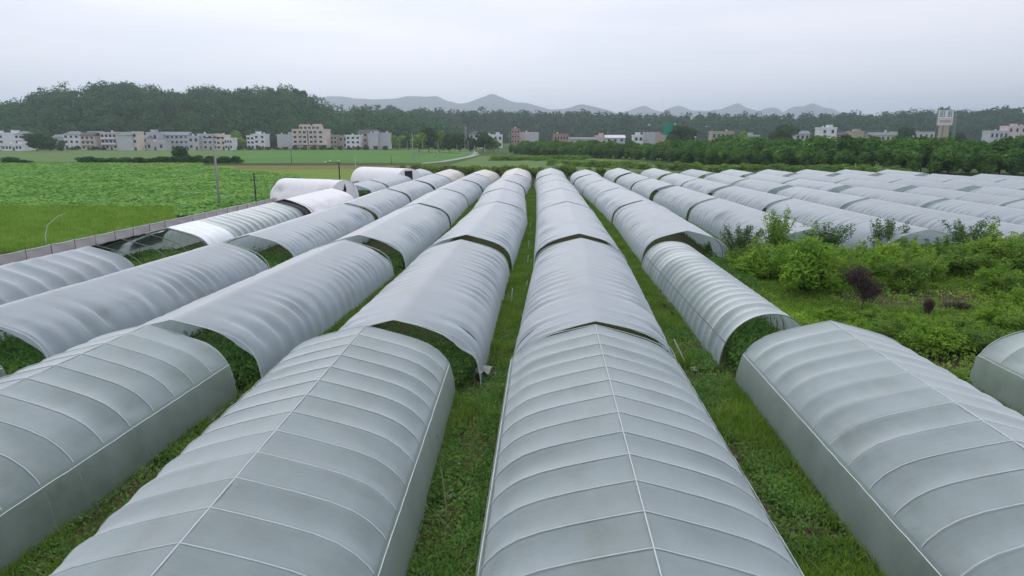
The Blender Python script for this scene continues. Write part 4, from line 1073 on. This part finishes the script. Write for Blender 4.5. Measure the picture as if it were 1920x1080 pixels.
PL = [
 (412, 390, 251, .17, 'concrete', 'tall weathered concrete pole nearest the fabric fence', 1, None),
 (774, 300, 249, .17, 'pole_pale', 'tall pale pole with crossarm in front of the curving road', 2, None),
 (822, 303, 265, .12, 'pole_pale', 'thin pole with crossarm in the bright paddy', 1, None),
 (131, 287, 257, .12, 'pole_pale', 'pale pole in the far left field before the cream house', 1, None),
 (125, 287, 274, .10, 'pole_pale', 'short thin pole left of the pale pole in the far left field', 0, None),
 (352, 302, 252, .12, 'pole_pale', 'pale thin pole behind the ragged tree', 1, None),
 (367, 305, 273, .10, 'pole_pale', 'shorter pale pole right of the ragged tree', 0, None),
 (547, 307, 278, .10, 'timber', 'dark thin post at the paddy edge below the cream building', 0, None),
 (668, 339, 294, .07, 'pole_pale', 'slender pale pole left of the far white tunnel', 0, None),
 (734, 309, 293, .10, 'timber', 'short dark post above the far white tunnel', 0, None),
 (814, 296, 287, .20, 'pole_pale', 'short thick white stump in the paddy', 0, None),
 (857, 289, 271, .12, 'pole_pale', 'thin pole left of the lattice mast', 0, None),
 (878, 290, 265, .12, 'pole_pale', 'pale post right beside the lattice mast', 0, None),
 (909, 289, 271, .12, 'pole_pale', 'thin pole right of the road bend', 0, None),
 (793, 292, 262, .10, 'pole_pale', 'faint pole among the trees by the road', 0, None),
 (749, 283, 262, .10, 'pole_pale', 'leftmost faint pole by the village road', 0, None),
 (764, 283, 262, .10, 'pole_pale', 'second faint pole by the village road', 0, None),
 (955, 0, 247, .14, 'concrete', 'grey pole before the red brick house', 0, 380),
 (1037, 0, 247, .12, 'concrete', 'pole with small white lamp left of the red brown house', 1, 400),
 (1139, 0, 247, .11, 'pole_pale', 'yellowish post below the bright flat roof', 0, 300),
 (1211, 0, 261, .10, 'pole_pale', 'short post with a white cap in the belt', 1, 270),
 (1224, 0, 248, .10, 'pole_pale', 'thin post right of the short capped post', 0, 270),
 (1435, 0, 243, .22, 'timber', 'short dark post sticking out of the belt trees', 0, 420),
]
for px, pb, pt, r_, m_, lb, ar, D_ in PL: pole(px, pb, pt, r_, M[m_], lb, ar, D_)
# dark timber post beside the fence, lamp post
x, y = -35.3, 84.5
e = empty('timber_post', (x, y, 0)); tag(e, 'dark timber post with loose wires right of the concrete pole', 'pole')
MB().tube([(0, 0, -.2), (.03, 0, 2), (0, 0, zat(325, 84.5))], [.13, .12, .10], 7).build('shaft', M['timber'], e, True)
MB().box(-.5, .5, -.04, .04, 3.4, 3.48).build('crossarm', M['timber'], e)
MB().tube([(-4.2, -.3, 3.3), (-2, -.1, 3.15), (0, 0, 3.4)], .015, 4).build('wire', M['wire'], e)
x, y = ground_point(637, 337)
e = empty('lamp_post', (x, y, 0)); H = zat(303, y); tag(e, 'dark post carrying small white lamps on a bar above the field', 'lamp post')
MB().tube([(0, 0, -.2), (0, 0, H)], .14, 6).build('shaft', M['timber'], e, True)
MB().box(-3.0, .3, -.05, .05, H-.25, H-.15).build('bar', M['post'], e)
for q, dz in ((-2.8, -.15), (-1.8, .1), (0, .1)): MB().tube([(q, 0, H+dz-.15), (q, 0, H+dz+.12)], [.16, .2], 8).build('lamp', M['w_white'], e, True)
def lattice(px, D, pyt, wd, label, mat='concrete', z0=0):
    x, y = at_dist(px, D); H = zat(pyt, D)-z0; e = empty('lattice_mast', (x, y, z0)); tag(e, label, 'mast')
    mb = MB(); n = max(6, int(H/2)); t = max(.06, wd*.1)
    for sx, sy in ((-1, -1), (1, -1), (1, 1), (-1, 1)): mb.tube([(sx*wd, sy*wd, 0), (sx*wd*.35, sy*wd*.35, H)], t, 4)
    for k in range(n):
        z = H*k/n; z2 = H*(k+1)/n; a = wd*(1-.65*k/n); b = wd*(1-.65*(k+1)/n)
        mb.tube([(-a, -a, z), (b, -b, z2)], t*.6, 4); mb.tube([(a, -a, z), (-b, -b, z2)], t*.6, 4)
        mb.tube([(-a, a, z), (-b, -b, z2)], t*.6, 4); mb.tube([(a, a, z), (b, -b, z2)], t*.6, 4)
    mb.build('tower', M[mat], e)
    MB().box(-wd*.8, wd*.8, -wd*.8, wd*.8, H-wd*1.2, H-wd*.9).tube([(0, 0, H), (0, 0, H+wd*2)], t*.7, 4).build('antenna', M['pole_pale'], e)
lattice(873, 400, 237, .7, 'tall pale lattice mast with equipment box by the road bend', 'pole_pale')
lattice(912, 1080, 198, 1.0, 'distant thin mast on the skyline of the far ridge, left one', 'concrete', 36)
lattice(1121, 1080, 208, 1.0, 'distant thin mast on the skyline of the far ridge, right one', 'concrete', 32)
lattice(1787, 430, 213, .8, 'thin lattice mast directly right of the white billboard', 'concrete')
for k, (px, pt) in enumerate(((1541+8, 0), (681, 223), (686, 224), (692, 223))):
    if pt:
        x, y = at_dist(px, 620); pole(px, 0, pt, .35, M['pole_pale'], '%s slim pale column on the wooded slope behind the slanted roof' % ORD[k-1], 0, 620, grp='columns on the slope')
# green board
D = 430; x, y = at_dist(1254.5, D); e = empty('sign_board', (x, y, 0), -.1); tag(e, 'large green sign board on a tall post above the belt', 'sign')
k = D/1311.0; z0, z1 = zat(253, D), zat(231, D)
MB().box(-10.5*k, 8.5*k, -.2, .2, z0, z1).build('board', M['sign_green'], e)
for dx, dz, w_, h_ in ((1.5, .5, 1.6, .28), (1.2, .1, .3, 1.2), (2.6, .0, .25, 1.1), (3.6, .3, 1.0, .25), (3.4, -.6, 1.4, .25), (4.4, -.2, .22, 1.1)):
    MB().box(dx*k*1.3, (dx+w_)*k*1.3, -.24, -.21, z1-1.6+dz-h_, z1-1.6+dz).build('lettering', M['ink_green'], e)
MB().tube([(10.3*k, 0, -.3), (10.3*k, 0, z1)], .35, 8).build('post', M['pole_pale'], e, True)
MB().tube([(-6*k, .3, -.3), (-6*k, .3, z0+1)], .2, 6).build('brace_post', M['concrete'], e, True)
# white billboard
D = 420; k = D/1311.0; x, y = at_dist(1768, D); e = empty('billboard', (x, y, 0), -.12); tag(e, 'white roadside billboard with two green characters over a line of dark ones', 'billboard')
z0, z1, zm = zat(235, D), zat(207, D), zat(221, D)
MB().box(-14*k, 13*k, -.4, 0, z0, zm).build('lower_panel', M['sign_pink'], e)
MB().box(-13*k, 12.5*k, -.4, 0, zm, z1).build('upper_panel', M['sign_white'], e)
MB().box(-14.4*k, -13.6*k, -.45, .3, z0-.2, z1+.1).box(12.8*k, 13.6*k, -.45, .3, z0-.2, z1+.1).box(-14*k, 13*k, -.45, .3, z1, z1+.25).build('frame', M['concrete'], e)
def strokes(cx, cz, w_, h_, mat, seed_):
    r = random.Random(seed_); mb = MB(); t = max(.07, h_*.09)
    for q in (0.05, .38, .68, .95): mb.box(cx-w_/2*(1 if q in (.05, .95) else .8), cx+w_/2*(1 if q != .38 else .7), -.44, -.405, cz-h_/2+h_*q-t/2, cz-h_/2+h_*q+t/2)
    for q in (-.42, r.choice((-.1, .0, .12)), .42): mb.box(cx+w_*q-t/2, cx+w_*q+t/2, -.443, -.408, cz-h_/2, cz+h_/2*(1 if q else .9))
    mb.build('character', mat, e)
strokes(-6.3*k, zat(214, D), 8.5*k, 9.5*k, M['ink_green'], 1); strokes(6.5*k, zat(214, D), 7*k, 9.5*k, M['ink_green'], 2)
for q in range(5): strokes((-8+q*3.9)*k, zat(227.5, D), 3.0*k, 4.0*k, M['ink_red'], 3+q)
MB().box(-8*k, -3*k, 0, 1.2, -.3, z0).box(0, 9*k, 0, 1.2, -.3, z0).build('support', M['w_tan'], e)
# grey ribbed hoarding
D = 440; k = D/1311.0; x, y = at_dist(1216, D); e = empty('hoarding', (x, y, 0)); tag(e, 'grey hoarding of upright panels between two low houses', 'hoarding')
zt = zat(247, D)
for q in range(6):
    MB().box((-11+q*3.9)*k, (-7.3+q*3.9)*k, -.1, .1, 0, zt-.3*(q % 2)).build('panel', M['w_grey'], e)
# small white vehicle on the road
x, y = ground_point(892, 289.5)
e = empty('tricycle', (x, y, .1), 2.6); tag(e, 'small white three wheeled cart with a rider on the road bend', 'cart')
MB().box(-.55, .55, -1.5, .1, .35, .85).box(-.5, .5, -1.45, -.1, .8, .95).build('cargo_box', M['w_white'], e)
mb = MB(); mb.add([(-.35, .1, .3), (.35, .1, .3), (.35, 1.4, .35), (-.35, 1.4, .35), (-.35, .1, .75), (.35, .1, .75), (.28, 1.0, 1.45), (-.28, 1.0, 1.45), (.3, 1.4, .9), (-.3, 1.4, .9)],
   [[0, 3, 2, 1], [0, 1, 5, 4], [1, 2, 8, 6, 5], [3, 0, 4, 7, 9], [4, 5, 6, 7], [7, 6, 8, 9], [2, 3, 9, 8]]); mb.build('body', M['w_white'], e)
for px_, py_ in ((-.5, -1.0), (.5, -1.0), (0, 1.3)):
    MB().tube([(px_-.07, py_, .3), (px_+.07, py_, .3)], .3, 14).build('wheel', M['net'], e)
MB().tube([(-.4, .95, 1.15), (.4, .95, 1.15)], .03, 6).build('handlebar', M['post'], e)
# rider
pm = MB().tube([(0, .05, .85), (0, 0, 1.15), (0, .05, 1.5), (0, .08, 1.62), (0, .09, 1.72), (0, .09, 1.86)], [.17, .16, .19, .06, .11, .07], 10)
for sd in (-1, 1):
    pm.tube([(sd*.1, .05, .9), (sd*.14, .5, .95), (sd*.13, .6, .45)], [.09, .075, .05], 8); pm.tube([(sd*.2, .05, 1.48), (sd*.27, .3, 1.2), (sd*.3, .85, 1.18)], [.06, .05, .035], 8)
pr = pm.build('person', M['post'], None, True); pr.location = (x, y, .1); pr.rotation_euler = (0, 0, 2.6); tag(pr, 'small dark dressed rider seated on the white cart', 'person')

# ------------------------------------------------------------------ scraps, pipes and stakes in the lanes
def scrap(px, py, sz, label, seed_, z=.25):
    r = np.random.default_rng(seed_); n = 7; V = []
    for i in range(n):
        for j in range(5): V.append((i/(n-1)-.5+r.normal(0, .05), (j/4-.5)*.55+r.normal(0, .05), .15+.28*r.uniform(0, 1)*math.sin(i*1.3+j)))
    x, y = ground_point(px, py); o = link('plastic_scrap', mesh('plastic_scrap', np.array(V)*sz, grid_faces(n, 5), M['scrap']), None, (x, y, z*.4)); o.rotation_euler = (0, 0, r.uniform(0, 3))
    tag(o, label, 'scrap', 'plastic scraps lying in the lanes'); return o
scrap(905, 712, .8, 'crumpled grey plastic sheet at the corner of the left near tunnel', 1, .6)
scrap(857, 880, .22, 'small white plastic scrap upright in the central lane', 2)
scrap(843, 940, .22, 'torn pale plastic scrap in the central lane nearest the camera', 3)
scrap(930, 706, .3, 'tiny white scrap right of the crumpled sheet', 4)
scrap(1300, 700, .35, 'pale plastic scrap by the foot of the second right tunnel', 5)
scrap(1370, 590, .5, 'white scrap inside the mouth of the narrow tunnel', 6, .9)
scrap(1735, 665, .9, 'pale rags on the bare earth behind the near right tunnel', 7)
def stake(px, pyb, h, label, mat='pole_pale', lean=(0, 0)):
    x, y = ground_point(px, pyb); mb = MB(); mb.tube([(0, 0, -.05), (lean[0]*.5, lean[1]*.5, h*.5), (lean[0], lean[1], h)], [.035, .03, .022], 6)
    o = mb.build('stake', M[mat], None, True); o.location = (x, y, 0); tag(o, label, 'stake', 'pale stakes standing in the lanes')
for i, (px, pb, h_) in enumerate([(958, 572, .9), (988, 500, .8), (990, 470, .8), (993, 433, .8), (986, 545, .6)]):
    stake(px, pb, h_, '%s pale stake from the camera in the central lane' % ORD[i], lean=(.08, .05))
stake(1232, 640, 1.0, 'leaning bamboo stake between second right tunnel and narrow tunnel', lean=(-.7, .5)); stake(1290, 690, 1.0, 'leaning bamboo stake by the open corner of the second right tunnel', lean=(-.5, .5))
mb = MB(); P_ = [ground_point(*p) for p in [(1208, 528), (1225, 552), (1243, 575), (1262, 600)]]
mb.tube([(x, y, .12+.05*i) for i, (x, y) in enumerate(P_)], .07, 6); o = mb.build('hose', M['net'], None, True); tag(o, 'dark hose and batten lying along the second right tunnel', 'hose')
mb = MB(); P_ = [ground_point(*p) for p in [(1214, 522), (1230, 546), (1250, 572)]]
mb.tube([(x, y, .2) for x, y in P_], .05, 5); o = mb.build('batten', M['scrap'], None, True); tag(o, 'pale wooden batten lying beside the dark hose', 'batten')
# bent reed standing in the rice
x, y = ground_point(88, 470)
x = min(x, FX(y)-.8); mb = MB(); mb.tube([(0, 0, 0), (.05, 0, 1.2), (.35, 0, 2.0), (1.2, .1, 2.7), (1.9, .1, 2.95)], [.03, .03, .025, .02, .01], 5)
o = mb.build('bamboo_rod', M['clip'], None, True); o.location = (x, y, 0); tag(o, 'thin bent bamboo rod arching over the near rice', 'rod')

# ------------------------------------------------------------------ haze
m, n, l = newmat('haze'); out = n.new('ShaderNodeOutputMaterial'); pv = n.new('ShaderNodeVolumePrincipled')
pv.inputs['Color'].default_value = (.81, .885, 1, 1); pv.inputs['Density'].default_value = 0.00020; pv.inputs['Anisotropy'].default_value = .75
l.new(pv.outputs[0], out.inputs['Volume'])
hz = MB().box(-12600, 12600, -320, 12600, -3, 520).build('haze', m); tag(hz, 'pale even haze filling the valley air', 'haze', kind='stuff')
hz.display_type = 'WIRE'
